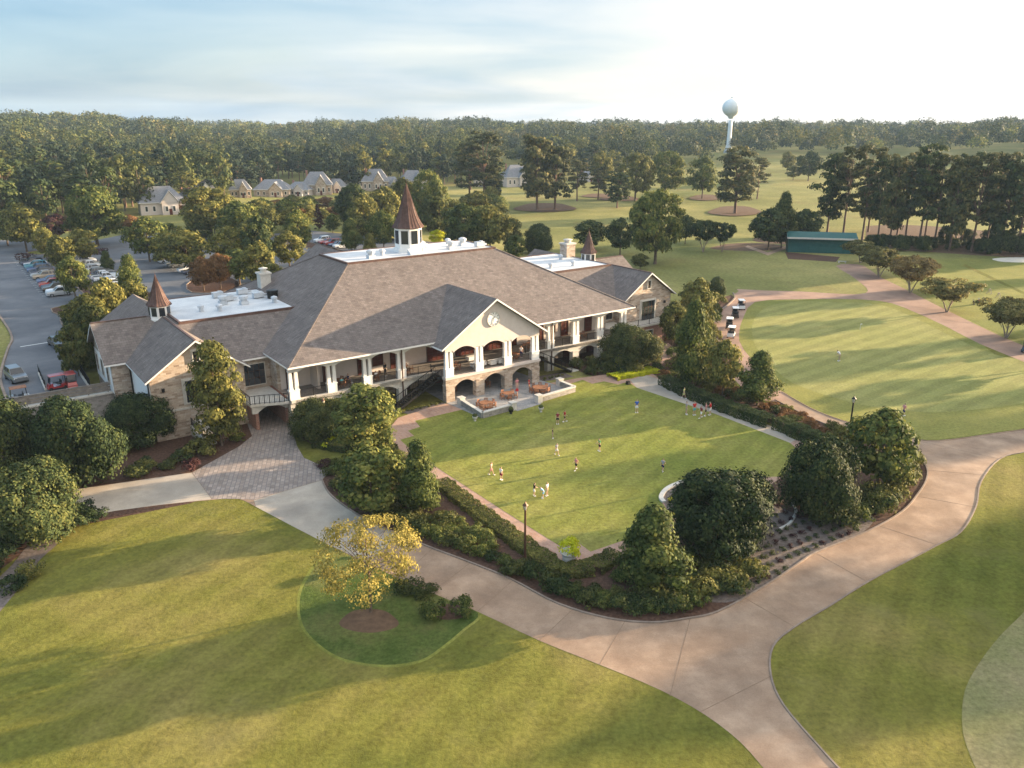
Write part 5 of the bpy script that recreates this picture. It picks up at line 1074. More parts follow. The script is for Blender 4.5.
for (u0, u1, w0) in ((-6.6, -.6, .1), (16.2, 20.6, 0.2)):
    for k in range(int((u1 - u0) / .6)): shrub(W(u0 + k * .6, w0 + (k % 2) * .3), .34, .4, 'olive', 'small pale plant in the strip beside the %s stairs' % ('left' if u0 < 0 else 'right'), 'plants beside the %s stairs' % ('left' if u0 < 0 else 'right'), 'border_plant', 's', 'plant')
for i, (x, y) in enumerate(scatter(uws(mulch_isl[1]), 1.6, 26, 17)): shrub((x, y, 3.5), .9, .8, random.choice(('rust', 'olive')), 'low shrub on the planting island near the rust coloured trees', 'shrubs on the planting island', 'shrub')
for i, (x, y) in enumerate(scatter(uws([(-37, 30), (-37, 55), (-35, 66), (-28, 70), (-24, 42), (-25, 34)]), 2.8, 40, 18)): shrub((x, y, 3.4), 1.8, 2.2, random.choice(('hedge', 'dark', 'green')), 'dark shrub in the strip between drive and left pavilion', 'shrubs behind the left pavilion', 'bank_bush', 'l', 'bush')
for p_ in ((98, 254), (26, 259)): hedge([tuple(at(p_[0] - 8, p_[1], 3.5)[:2]), tuple(at(p_[0] + 8, p_[1], 3.5)[:2])], 2.5, 1.2, 'plum', 'low dark red hedge on a far parking island' if p_[0] > 50 else 'low dark red hedge at the car park entrance', z=3.5, leaf=.3, dens=60)

# ---------------------------------------------------------------- houses, tower, shelter, walls
def house(px_, py_, wpx, ytop, label, wall='cream_wall', turn=0.3, depth=None, gable=True, z=None):
    p = atg(px_, py_); zc = p.y * cos(PIT) + (CH - p.z) * sin(PIT); w_ = wpx * zc / F; h = max(5.5, (top_z(p.y, ytop) - p.z) * 1.12); d_ = depth or w_ * .7
    hw, hd = w_ / 2, d_ / 2; e = h * .45
    r = empty('house', p, turn, label, 'house', 'houses in front of the wood')
    mb = MB(); mb.box(-hw, hw, -hd, hd, -1, e); mb.box(-hw * .1, hw * .62, -hd - 2.2, -hd, -1, e); mb.build('wall', wall, r)
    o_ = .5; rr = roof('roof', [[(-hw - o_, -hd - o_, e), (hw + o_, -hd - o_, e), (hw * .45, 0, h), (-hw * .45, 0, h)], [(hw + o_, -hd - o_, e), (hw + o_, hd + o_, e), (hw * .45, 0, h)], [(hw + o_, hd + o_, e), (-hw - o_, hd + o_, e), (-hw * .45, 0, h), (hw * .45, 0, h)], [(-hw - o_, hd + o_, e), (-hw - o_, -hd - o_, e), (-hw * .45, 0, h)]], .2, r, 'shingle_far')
    cx = hw * .26; gw = hw * .40
    mb = MB(); mb.prism([(cx - gw, e - .2), (cx + gw, e - .2), (cx, e + (h - e) * .72)], 'y', -hd - 2.2, -hd * .3); mb.build('gable', wall, r)
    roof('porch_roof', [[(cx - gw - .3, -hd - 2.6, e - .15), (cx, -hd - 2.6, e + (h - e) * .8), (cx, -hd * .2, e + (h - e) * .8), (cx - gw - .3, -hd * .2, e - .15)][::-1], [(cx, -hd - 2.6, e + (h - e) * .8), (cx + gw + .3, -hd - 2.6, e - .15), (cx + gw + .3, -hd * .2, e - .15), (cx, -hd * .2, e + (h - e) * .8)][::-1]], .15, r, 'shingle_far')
    mb = MB(); mb.box(-hw * .7 - .4, -hw * .7 + .4, hd * .2, hd * .2 + .9, e, h + .6); mb.build('chimney', 'red_brick', rr)
    for x in (-hw * .75, -hw * .42, cx - gw * .4, cx + gw * .4, hw * .8):
        y = -hd - 2.2 if abs(x - cx) < gw else -hd
        mb = MB(); mb.box(x - .5, x + .5, y - .06, y - .01, e * .25, e * .75); f_ = mb.build('window', 'white_paint', r); mb = MB(); mb.box(x - .4, x + .4, y - .09, y - .06, e * .3, e * .7); mb.build('pane', 'glass_dark', f_)
    mb = MB(); mb.box(cx - .5, cx + .5, -hd - 2.27, -hd - 2.21, 0, 2.1); mb.build('door', 'red_door', r)
    return r
HS = [(163, 213, 42, 189, 'large cream house with columned porch, nearest the car park', 'cream_wall', 0.5), (195, 207, 34, 190, 'grey roofed house just right of the columned porch house', 'cream_wall', .2), (203, 200, 26, 181, 'tall house with white gable behind the grey roofed one', 'white_paint', .4),
      (241, 197, 20, 181, 'small tan roofed house half hidden by the olive tree', 'stone_brick', .3), (274, 196, 34, 181, 'wide low house at the left end of the spread-out row', 'stone_brick', .1), (301, 195, 24, 183, 'low blue-grey roofed house left of the pointed roof', 'cream_wall', -.2),
      (318, 194, 28, 174, 'house with the steepest pointed roof in the row', 'stone_brick', .2), (337, 192, 18, 180, 'low link house right of the pointed roof', 'cream_wall', 0), (353, 188, 20, 171, 'white gabled house in the middle of the row', 'white_paint', .3),
      (376, 190, 26, 171, 'tan house right of the white gabled one', 'stone_brick', .1), (392, 190, 16, 178, 'small house with grey roof behind the tall spire', 'cream_wall', .2), (413, 188, 24, 172, 'blue-grey roofed house right of the spire tip', 'cream_wall', .3),
      (484, 186, 20, 170, 'house glimpsed between the tall pines', 'cream_wall', .1), (516, 186, 28, 167, 'grey roofed house right of the tall pines', 'cream_wall', .4), (588, 181, 18, 172, 'small pale house behind the thin pines', 'cream_wall', 0)]
for hx in HS: house(hx[0], hx[1], hx[2], hx[3], hx[4], hx[5], hx[6])
tw = empty('water_tower', atg(728, 153), 0, 'pale blue-green ball water tower on a slim pedestal above the trees', 'water tower'); tz = tw.location.z
TD = hypot(tw.location.x, tw.location.y); tR = 9.0 * TD / 850 * .98; tt = top_z(tw.location.y, 98) - tz
prof = [(tR * sin(pi * k / 16), tt - tR + tR * -cos(pi * k / 16) * .92) for k in range(3, 17)]
mb = MB(); mb.ring([(tR * .22, tt - tR * 2.15), (tR * .34, tt - tR * 1.9)] + prof, 0, 0, 28); mb.build('tank', 'tower_paint', tw, sm=True)
mb = MB(); mb.ring([(tR * .55, 0), (tR * .4, tt * .06), (tR * .25, tt * .16), (tR * .22, tt * .5), (tR * .22, tt - tR * 2.3)], 0, 0, 20); mb.build('pedestal', 'tower_paint', tw, sm=True)
mb = MB(); mb.ring([(tR * .16, tt), (tR * .16, tt + .7), (.1, tt + 1)], 0, 0, 10); mb.build('vent_cap', 'tower_paint', tw)
# driving range shelter
sp = at(819, 252); sh = empty('range_shelter', sp, radians(-12), 'green metal open front shelter at the head of the driving range', 'shelter')
mb = MB(); L2 = 8.8; mb.box(-L2, L2, 2.6, 2.75, 0, 4.2); mb.box(-L2, -L2 + .15, -2.4, 2.6, 0, 4.3); mb.box(L2 - .15, L2, -2.4, 2.6, 0, 4.3); mb.box(-L2 + .15, L2 - .15, -1.9, -1.75, 0, 3.9); mb.build('wall', 'green_metal', sh)
roof('roof', [[(-L2 - .5, -3.4, 4.4), (L2 + .5, -3.4, 4.4), (L2 + .5, 0.3, 5.6), (-L2 - .5, .3, 5.6)], [(-L2 - .5, .3, 5.6), (L2 + .5, .3, 5.6), (L2 + .5, 3.2, 4.5), (-L2 - .5, 3.2, 4.5)]], .2, sh, 'green_metal')
mb = MB(); mb.box(-L2 - .55, L2 + .55, -3.5, -3.4, 3.95, 4.42); mb.build('fascia', 'limestone', sh)
for x in (-5.8, -2.9, 0, 2.9, 5.8): mb = MB(); mb.box(x - .06, x + .06, -1.96, -1.9, 0, 3.9); mb.build('post', 'green_metal', sh)
bn = empty('bench', at(842, 263), radians(-12), 'pale stone bench beside the green shelter', 'bench'); mb = MB(); mb.box(-1, 1, -.25, .25, .42, .5); mb.build('seat', 'limestone', bn)
for s in (-.8, .8): mb = MB(); mb.box(s - .1, s + .1, -.2, .2, 0, .42); mb.build('leg', 'limestone', bn)
# stone retaining wall with its board parapet
rw = empty('retaining_wall', (OX, OY, 0), BROT, 'stone retaining wall holding the car park, left of the clubhouse', 'wall')
mb = MB(); mb.box(-75, -37.0, 19.2, 19.75, 0, 3.42); mb.build('wall', 'grey_stone', rw); mb = MB(); mb.box(-75, -37.0, 19.05, 19.9, 3.42, 3.62); mb.build('coping', 'limestone', rw)
pf = empty('board_fence', (OX, OY, 3.62), BROT, 'weathered grey board fence on top of the stone retaining wall', 'fence')
mb = MB()
for k in range(3): mb.box(-75, -37.1, 19.42, 19.5, .12 + k * .36, .42 + k * .36)
mb.box(-75, -37.1, 19.36, 19.56, 1.2, 1.27); mb.build('boards', 'weathered_wood', pf)
for k in range(18): mb = MB(); mb.box(-74.9 + k * 2.2, -74.76 + k * 2.2, 19.34, 19.6, 0, 1.3); mb.build('post', 'weathered_wood', pf)
def fence(name, pts, z, h, label, m='black_metal', base=True):
    r = empty(name, W(*pts[0], z), 0, label, 'fence'); mb = MB(); b2 = MB()
    for a_, b_ in zip(pts, pts[1:]):
        A_, B_ = W(*a_, .35) - W(*pts[0], 0), W(*b_, .35) - W(*pts[0], 0); rail(mb, (A_.x, A_.y), (B_.x, B_.y), .35 if base else 0, h, .14, 2.2)
        b2.bar((A_.x, A_.y, .17), (B_.x, B_.y, .17), .3, .34)
    mb.build('railing', m, r)
    if base: b2.build('kerb_wall', 'limestone', r)
    return r
fence('metal_fence', [(-39.0, 22), (-38.9, 30), (-38.9, 38)], 3.5, 1.2, 'black metal fence on a pale kerb between the car park ramp and left pavilion')
fence('metal_fence', [(-43.6, 25), (-43.4, 33)], 3.5, 1.0, 'short black fence behind the parked red cart')
# patio walls with piers
def low_wall(pts, label, h=.75):
    r = empty('patio_wall', W(*pts[0]), BROT, label, 'wall'); mb = MB(); cp = MB(); o0 = pts[0]
    q_ = [(a_ - o0[0], b_ - o0[1]) for a_, b_ in pts]
    for a_, b_ in zip(q_, q_[1:]): mb.bar((*a_, h / 2), (*b_, h / 2), .34, h); cp.bar((*a_, h + .05), (*b_, h + .05), .5, .1)
    mb.build('wall', 'grey_stone', r); cp.build('coping', 'limestone', r)
    for a_ in (q_[0], q_[-1]):
        p_ = MB(); p_.box(a_[0] - .38, a_[0] + .38, a_[1] - .38, a_[1] + .38, 0, h + .25); p_.box(a_[0] - .46, a_[0] + .46, a_[1] - .46, a_[1] + .46, h + .25, h + .37); p_.build('pier', 'limestone', r)
low_wall([(1.0, -1.7), (0.5, -7.5), (5.4, -7.2)], 'low stone patio wall with white coping, left of the lawn steps')
low_wall([(9.9, -6.9), (16.6, -6.3), (16.6, -3.0)], 'low stone patio wall with white coping, right of the lawn steps')

# ---------------------------------------------------------------- lamps
def lamp(p, h, label, m, head='lantern'):
    r = empty('lamp_post', p, 0, label, 'lamp')
    mb = MB(); mb.ring([(.2, 0), (.2, .35), (.15, .5), (.105, .8), (.085, h - .75), (.1, h - .7), (.06, h - .62)], 0, 0, 10); mb.build('pole', m, r, sm=False)
    mb = MB(); mb.ring([(.10, h - .62), (.2, h - .2)], 0, 0, 6); mb.build('lamp_glass', 'lamp_glass', r)
    mb = MB(); mb.ring([(.27, h - .2), (.2, h - .12), (.1, h - .02), (.03, h + .1), (.01, h + .2)], 0, 0, 6)
    for k in range(6): an = k * pi / 3; mb.bar((.11 * cos(an), .11 * sin(an), h - .63), (.22 * cos(an), .22 * sin(an), h - .19), .025)
    mb.build('lamp_cap', m, r)
p = at(525, 562); lamp(p, top_z(p.y, 503), 'bronze lantern lamp post in the bed at the near hedge', 'dark_bronze')
p = at(846, 456); lamp(p, top_z(p.y, 397), 'black lantern lamp post at the end of the long hedge', 'black_metal')
p = at(326, 438); lamp(p, top_z(p.y, 399), 'slim pale bronze lamp post before the left porch', 'dark_bronze')
# urn with bright plant at the near corner of the lawn
u_ = empty('planter', at(569, 562), 0, 'pale stone planter at the near corner of the brick walk', 'planter'); mb = MB(); mb.ring([(.5, 0), (.55, .1), (.6, .7), (.78, .95), (.78, 1.02), (.62, 1.02)], 0, 0, 14); mb.build('bowl', 'limestone', u_)
q = at(569, 562, 0); shrub((q.x, q.y, .9), 1.1, 1.25, 'lime', 'bright lime plant growing in the stone planter', None, 'potted_plant', 'm', 'plant')
for (px_, py_, lb) in ((475, 421, 'small round white urn with plants left of the patio wall corner'), (541, 412, 'small white urn on the lawn edge before the patio'), (511, 414, 'small dark pot at the end pier of the left patio wall')):
    u_ = empty('urn', at(px_, py_), 0, lb, 'urn'); mb = MB(); mb.ring([(.2, 0), (.12, .12), (.3, .4), (.36, .62), (.3, .64)], 0, 0, 12); mb.build('bowl', 'limestone' if 'white' in lb else 'black_metal', u_); mb = MB(); mb.ring([(.28, .6), (.34, .75), (.2, .95), (.02, 1.0)], 0, 0, 9); mb.build('foliage', 'leaf_dark' if False else M('leaf_hedge'), u_)
p = at(628, 384.5); sb = empty('light_box', p, .5, 'small black box light at the corner of lawn and walk', 'light box'); mb = MB(); mb.box(-.28, .28, -.25, .25, 0, .5, 0, .06, .05); mb.build('body', 'black_metal', sb); mb = MB(); mb.box(-.2, .2, -.27, -.24, .1, .4); mb.build('grille', 'clock_dark', sb)
# drain cover and golf hole flag are seen on the greens
fg = empty('hole_flag', at(860, 330), 0, 'thin white flag stick on the practice green', 'flag'); mb = MB(); mb.bar((0, 0, 0), (0, 0, 1.2), .03); mb.build('pole', 'white_paint', fg); mb = MB(); mb.add([(0, 0, 1.2), (.35, .02, 1.08), (0, 0, .95), (0, .02, 1.2), (.35, .04, 1.08), (0, .02, .95)], [(0, 1, 2), (5, 4, 3), (0, 3, 4, 1), (1, 4, 5, 2), (2, 5, 3, 0)]); mb.build('pennant', 'white_cloth', fg)

# ---------------------------------------------------------------- cars
def loft(mb, secs, mi=0):       # secs: x, half-width bottom, half-width top, z0, z1
    vs = []; fs = []
    for (x, wb, wt, z0, z1) in secs:
        zm = z0 + (z1 - z0) * .55
        vs += [(x, -wb * .94, z0), (x, -wb, zm), (x, -wt, z1), (x, wt, z1), (x, wb, zm), (x, wb * .94, z0)]
    for i in range(len(secs) - 1):
        for k in range(6): a_, b_ = i * 6 + k, i * 6 + (k + 1) % 6; fs.append((a_, b_, b_ + 6, a_ + 6))
    fs.append(tuple(range(6))[::-1]); fs.append(tuple((len(secs) - 1) * 6 + k for k in range(6))); mb.add(vs, fs, mi)
CARM = {}
def car_meshes(kind):
    if kind in CARM: return CARM[kind]
    L_, Wd, Hh = {'sedan': (4.8, .92, 1.45), 'suv': (4.7, .95, 1.72), 'pickup': (5.6, .98, 1.85)}[kind]; h = L_ / 2; zb = .28; zh = .92 if kind == 'sedan' else 1.05
    b = MB()
    loft(b, [(-h, Wd * .82, Wd * .74, zb + .15, zh - .22), (-h + .12, Wd * .93, Wd * .84, zb, zh - .08), (-h + 1.0, Wd, Wd * .9, zb, zh + .0), (0, Wd, Wd * .93, zb, zh + .04), (h - .9, Wd, Wd * .92, zb, zh + .06 if kind != 'pickup' else zh + .06), (h - .1, Wd * .94, Wd * .88, zb, zh + .02), (h, Wd * .86, Wd * .8, zb + .15, zh - .1)])
    g = MB(); r = MB()
    x0, x1, x2, x3 = {'sedan': (-.95, -.15, 1.15, 1.95), 'suv': (-.95, -.3, 1.85, 2.2), 'pickup': (-.9, -.3, .95, 1.15)}[kind]
    g.add([(x0, -Wd * .86, zh), (x0, Wd * .86, zh), (x1, Wd * .7, Hh - .05), (x1, -Wd * .7, Hh - .05), (x3, -Wd * .86, zh), (x3, Wd * .86, zh), (x2, Wd * .7, Hh - .05), (x2, -Wd * .7, Hh - .05)], [(0, 1, 2, 3), (5, 4, 7, 6), (1, 5, 6, 2), (4, 0, 3, 7), (3, 2, 6, 7)])
    r.box(x1 - .05, x2 + .05, -Wd * .71, Wd * .71, Hh - .06, Hh, 0, .08, .08)
    for s in (-1, 1):
        for xa, xb in ((x0, x1), (x3, x2)): r.bar((xa, s * Wd * .855, zh), (xb, s * Wd * .71, Hh - .04), .07)
        xm = (x1 + x2) / 2; r.bar((xm, s * Wd * .87, zh), (xm, s * Wd * .71, Hh - .04), .08)
        if kind == 'suv': r.bar((x2 - .45, s * Wd * .87, zh), (x2 - .45, s * Wd * .71, Hh - .04), .1)
    res = {'body': b.mesh('body', 'white_paint'), 'cabin_glass': g.mesh('cabin_glass', 'glass_dark'), 'roof': r.mesh('roof', 'white_paint')}
    if kind == 'pickup':
        bd = MB(); bd.box(1.25, 2.68, -Wd * .78, Wd * .78, zh + .07, zh + .09); res['cargo_bed'] = bd.mesh('cargo_bed', 'clock_dark')
    wh = MB(); wh.tube([(0, -.12, .34), (0, .12, .34)], [.34, .34], 14); res['_wheel'] = wh.mesh('wheel', 'tyre'); rm = MB(); rm.tube([(0, -.13, .34), (0, .13, .34)], [.2, .2], 10); res['_rim'] = rm.mesh('rim', 'chrome')
    l = MB(); l.box(-.05, .03, -.2, .2, -.08, .08); res['_head'] = l.mesh('headlight', 'head_lens'); l = MB(); l.box(-.03, .05, -.12, .12, -.12, .12); res['_tail'] = l.mesh('taillight', 'tail_red')
    CARM[kind] = (res, L_, Wd, zh); return CARM[kind]
PAINT = {'white': (0.72, 0.73, 0.74), 'silver': (0.42, 0.44, 0.46), 'black': (0.02, 0.021, 0.024), 'blue': (0.04, 0.10, 0.24), 'navy': (0.018, 0.03, 0.075), 'grey': (0.14, 0.15, 0.16), 'red': (0.30, 0.02, 0.02), 'teal': (0.03, 0.20, 0.28), 'tan': (0.33, 0.27, 0.2)}
for k_, c_ in PAINT.items(): m_ = mat('paint_' + k_, c_, 0.28, 0.1 if k_ != 'white' else 0, 0.6); nodes(m_)[2].inputs['Coat Weight'].default_value = 0.5
def car(kind, p, rz, col, label, group):
    res, L_, Wd, zh = car_meshes(kind); r = empty('parked_car', p, rz, label, {'sedan': 'car', 'suv': 'car', 'pickup': 'pickup truck'}[kind], group)
    for nm, me in res.items():
        if nm[0] == '_': continue
        o = link(nm, me, r)
        if nm in ('body', 'roof'): o.material_slots[0].link = 'OBJECT'; o.material_slots[0].material = M('paint_' + col)
    for x in (-L_ / 2 + .9, L_ / 2 - .95):
        for s in (-1, 1): w_ = link('wheel', res['_wheel'], r, (x, s * (Wd - .1), 0)); link('rim', res['_rim'], w_)
    for s in (-1, 1): link('headlight', res['_head'], r, (-L_ / 2 + .06, s * Wd * .62, zh - .26)); link('taillight', res['_tail'], r, (L_ / 2 - .04, s * Wd * .74, zh - .16))
ORD = ['first', 'second', 'third', 'fourth', 'fifth', 'sixth', 'seventh', 'eighth', 'ninth', 'tenth', 'eleventh', 'twelfth', 'thirteenth', 'fourteenth', 'fifteenth', 'sixteenth']
def row(name, u, ws, kinds, face, where):
    for i, (w_, (k, c)) in enumerate(zip(ws, kinds)):
        car(k, W(u + random.uniform(-.25, .25), w_, 3.502), BROT + (pi if face < 0 else 0) + random.uniform(-.03, .03), c, '%s %s, %s car from the near end of %s' % (c, 'sedan' if k == 'sedan' else ('SUV' if k == 'suv' else 'pickup'), ORD[i], where), name)
S_ = 2.62
row('cars in the first parking row', -33.2, [88.2 + S_ * k for k in (0, 1, 2, 3, 4, 6, 8, 9, 10, 11, 12, 13, 14, 15, 16, 17)], [('suv', 'silver'), ('sedan', 'white'), ('suv', 'black'), ('sedan', 'navy'), ('suv', 'red'), ('sedan', 'blue'), ('suv', 'tan'), ('sedan', 'silver'), ('suv', 'navy'), ('sedan', 'navy'), ('suv', 'blue'), ('sedan', 'teal'), ('suv', 'teal'), ('sedan', 'white'), ('suv', 'navy'), ('sedan', 'black')], 1, 'the row along the open drive')
row('cars in the second parking row', -22.9, [86.0 + S_ * k for k in (0, 1, 2, 3, 4, 5, 6, 7, 8, 9, 10, 11, 12, 13, 15, 16)], [('suv', 'grey'), ('sedan', 'white'), ('suv', 'white'), ('sedan', 'silver'), ('sedan', 'white'), ('pickup', 'white'), ('pickup', 'white'), ('sedan', 'navy'), ('suv', 'grey'), ('sedan', 'white'), ('suv', 'silver'), ('sedan', 'white'), ('pickup', 'white'), ('sedan', 'tan'), ('suv', 'white'), ('sedan', 'white')], -1, 'the row of white cars')
row('cars in the third parking row', -6.2, [97.0 + S_ * k for k in (0, 1, 4, 5, 7, 8, 9)], [('sedan', 'navy'), ('suv', 'white'), ('sedan', 'grey'), ('sedan', 'silver'), ('pickup', 'white'), ('suv', 'silver'), ('sedan', 'grey')], 1, 'the row left of the rusty trees')
row('cars behind the main roof', 36.0, [112.0 + 3.2 * k for k in range(5)], [('suv', 'white'), ('sedan', 'navy'), ('suv', 'red'), ('sedan', 'red'), ('suv', 'white')], 1, 'the lot behind the main roof')
car('sedan', at(58, 346, 3.502), BROT - pi / 2 + .12 + pi, 'black', 'dark blue-black sedan driving down the ramp beside the left pavilion', 'cars on the drive')
car('suv', at(17, 380, 3.502), BROT - pi / 2 + .15 + pi, 'grey', 'grey SUV parked at the left edge above the retaining wall', 'cars on the drive')

def cart(p, rz, col, label, group, roofm='white_paint', name='golf_cart'):
    r = empty(name, p, rz, label, 'golf cart', group)
    b = MB(); b.box(-1.15, 1.1, -.58, .58, .28, .5); b.add([(-1.2, -.55, .3), (-1.2, .55, .3), (-.95, .5, .85), (-.95, -.5, .85), (-.55, -.5, .95), (-.55, .5, .95), (-.5, .55, .3), (-.5, -.55, .3)], [(0, 1, 2, 3), (3, 2, 5, 4), (4, 5, 6, 7), (0, 3, 4, 7), (1, 6, 5, 2), (0, 7, 6, 1)]); b.box(.35, 1.12, -.55, .55, .5, .78); b.build('body', 'paint_' + col, r)
    s = MB(); s.box(-.05, .45, -.52, .52, .72, .84); s.build('seat', 'black_seat', r); s = MB(); s.box(.42, .52, -.52, .52, .85, 1.2); s.build('backrest', 'black_seat', r)
    t = MB(); t.box(-.85, .95, -.6, .6, 1.84, 1.92, 0, .06, .06); t.build('canopy', roofm, r)
    for x in (-.75, .8):
        for y in (-.54, .54): t = MB(); t.bar((x * (1.15 if x < 0 else 1.1), y, .75), (x, y, 1.86), .045); t.build('canopy_post', 'black_metal', r)
    for x in (-.85, .8):
        for y in (-.5, .5): t = MB(); t.tube([(x, y - .1, .24), (x, y + .1, .24)], [.24, .24], 12); t.build('wheel', 'tyre', r)
    t = MB(); t.bar((-.55, -.25, .85), (-.35, -.25, 1.05), .04); t.tube([(-.36, -.25, 1.03), (-.34, -.25, 1.06)], [.17, .17], 10); t.build('steering_wheel', 'black_metal', r)
    t = MB(); t.bar((-.9, 0, .9) , (-.75, 0, 1.8), .9, .02); t.build('windscreen', 'glass_dark', r); return r
# golf bags on the carts are part of the scene
def bag(p, col, label, lean=0.0):
    r = empty('golf_bag', p, random.uniform(0, 6), label, 'golf bag', 'golf bags'); r.rotation_euler = (lean, 0, random.uniform(0, 6))
    m = MB(); m.ring([(.14, 0), (.15, .3), (.13, .6), (.16, .9)], 0, 0, 10); m.build('bag', col, r)
    m = MB(); m.box(.1, .22, -.09, .09, .15, .55); m.build('pocket', col, r)
    m = MB()
    for k in range(6): an = k * 1.05; m.bar((.06 * cos(an), .06 * sin(an), .8), (.1 * cos(an), .1 * sin(an), 1.15), .02); m.box(.1 * cos(an) - .04, .1 * cos(an) + .04, .1 * sin(an) - .03, .1 * sin(an) + .03, 1.12, 1.2)
    m.build('clubs', 'chrome', r)
CG = 'golf carts parked in the lane'
for i, (px_, py_, lb) in enumerate(((731, 337, 'nearest white roofed golf cart in the lane by the practice green'), (729, 328, 'second white roofed golf cart in the lane, dark seats facing the lawn'), (735, 317, 'third white roofed golf cart in the lane'), (741, 309, 'farthest white roofed golf cart in the lane'))):
    cart(at(px_, py_, .03), radians(-112 + i * 6), ('white', 'black', 'black', 'white')[i], lb, CG)
cart(at(1028, 352, .02), radians(30), 'black', 'dark golf cart entering at the right edge on the pink path', 'golf carts on the path', 'clock_dark')
cart(at(58, 389, 3.502), BROT + .1, 'red', 'red utility cart with two seats parked above the retaining wall', 'red carts above the wall', 'paint_red', 'utility_cart')
cart(at(72, 387, 3.502), BROT + pi / 2, 'red', 'second red cart beside the black ramp fence', 'red carts above the wall', 'paint_red', 'utility_cart')
cart(at(20, 402, 3.502), BROT, 'tan', 'brown cart behind the board fence at the left edge', 'red carts above the wall', 'teak', 'utility_cart')
for i, (px_, py_) in enumerate(((974, 305), (979, 304), (982, 303))): bag(at(px_, py_), ('black_seat', 'paint_red', 'black_seat')[i], ('leftmost black golf bag on the driving range', 'red golf bag between two black ones on the range', 'rightmost black golf bag on the driving range')[i], .25)
for i, (px_, py_) in enumerate(((978, 289), (989, 294), (998, 298))):
    r = empty('bag_stand', at(px_, py_), .6, ('farthest', 'middle', 'nearest')[i] + ' small wooden bag stand on the driving range', 'bag stand', 'bag stands on the range')
    for s in (-.3, .3): m = MB(); m.bar((s, -.45, 0), (s, 0, 1.1), .07); m.bar((s, .45, 0), (s, 0, 1.1), .07); m.build('leg', 'weathered_wood', r)
    m = MB(); m.bar((-.4, 0, 1.1), (.4, 0, 1.1), .08); m.build('crossbar', 'weathered_wood', r)

# ---------------------------------------------------------------- tables and chairs
def chair(p, rz, label, group, m='teak'):
    r = empty('chair', p, rz, label, 'chair', group)
    for k in ('seat', 'backrest', 'leg0', 'leg1', 'leg2', 'leg3'):
        kk = ('chair', k, m)
        if kk not in CARM:
            b = MB()
            if k == 'seat': b.box(-.24, .24, -.24, .24, .42, .47); b.box(-.27, -.23, -.22, .22, .64, .67); b.box(.23, .27, -.22, .22, .64, .67)
            elif k == 'backrest':
                b.box(-.24, .24, .21, .25, .82, .92); b.box(-.24, .24, .21, .25, .52, .58)
                for x in (-.2, -.1, 0, .1, .2): b.box(x - .025, x + .025, .215, .245, .58, .82)
            else: i = int(k[3]); x, y = ((-.22, -.22), (.22, -.22), (-.22, .22), (.22, .22))[i]; b.box(x - .025, x + .025, y - .025, y + .025, 0, .9 if y > 0 else .65)
            CARM[kk] = b.mesh(k.rstrip('0123'), m)
        link(k.rstrip('0123'), CARM[kk], r)
def table(p, rad, label, group, m='teak', square=False):
    r = empty('table', p, BROT, label, 'table', group)
    b = MB()
    if square: b.box(-rad, rad, -rad * .5, rad * .5, .73, .77)
    else: b.ring([(rad, .72), (rad, .76)], 0, 0, 20)
    b.build('tabletop', m, r)
    if square:
        for x in (-.9, .9):
            for y in (-.8, .8): b = MB(); b.box(x * rad - .03, x * rad + .03, y * rad * .5 - .03, y * rad * .5 + .03, 0, .73); b.build('leg', m, r)
    else: b = MB(); b.ring([(.35, 0), (.3, .05), (.06, .1), (.06, .72)], 0, 0, 10); b.build('pedestal', m, r)
def dining(u, w_, z, rad, n, tl, cl, tg, m='teak', ph=0.3):
    table(W(u, w_, z), rad, tl, tg, m)
    for k in range(n):
        an = ph + 2 * pi * k / n; q_ = W(u + (rad + .22) * cos(an), w_ + (rad + .22) * sin(an), z); chair(q_, BROT + an - pi / 2, cl, tg + ' chairs of ' + tl[:24].strip(), m)
dining(3.0, -4.6, .048, .85, 7, 'round teak table in the left corner of the patio walls', 'teak chair at the patio table inside the left wall', 'patio dining', ph=.1)
dining(7.6, -3.2, .048, .75, 5, 'round teak table in the middle of the patio opening', 'teak chair at the middle patio table', 'patio dining', ph=.5)
dining(12.6, -3.6, .048, 1.0, 9, 'largest round teak table inside the right patio wall', 'teak chair at the largest patio table by the right wall', 'patio dining', ph=.2)
dining(7.5, 3.0, .048, .7, 5, 'teak table under the middle arch of the portico', 'teak chair under the middle portico arch', 'arcade dining')
dining(2.8, 4.2, .048, .7, 4, 'teak table under the left arch of the portico', 'teak chair under the left portico arch', 'arcade dining')
for i, (u, w_) in enumerate(((-12.8, 5.6), (-8.0, 5.4), (-3.2, 5.5), (2.6, 2.6), (12.6, 2.4), (17.6, 5.4), (27.5, 5.4))):
    lb = ('in the second porch bay from the left', 'in the third porch bay from the left', 'in the porch bay left of the portico', 'in the left upper portico bay', 'in the right upper portico bay', 'in the porch bay right of the portico', 'in the third porch bay right of the portico')[i]
    dining(u, w_, F1, .55, 4, 'dark wood table ' + lb, 'wooden chair ' + lb, 'balcony dining', ph=.7 + i)
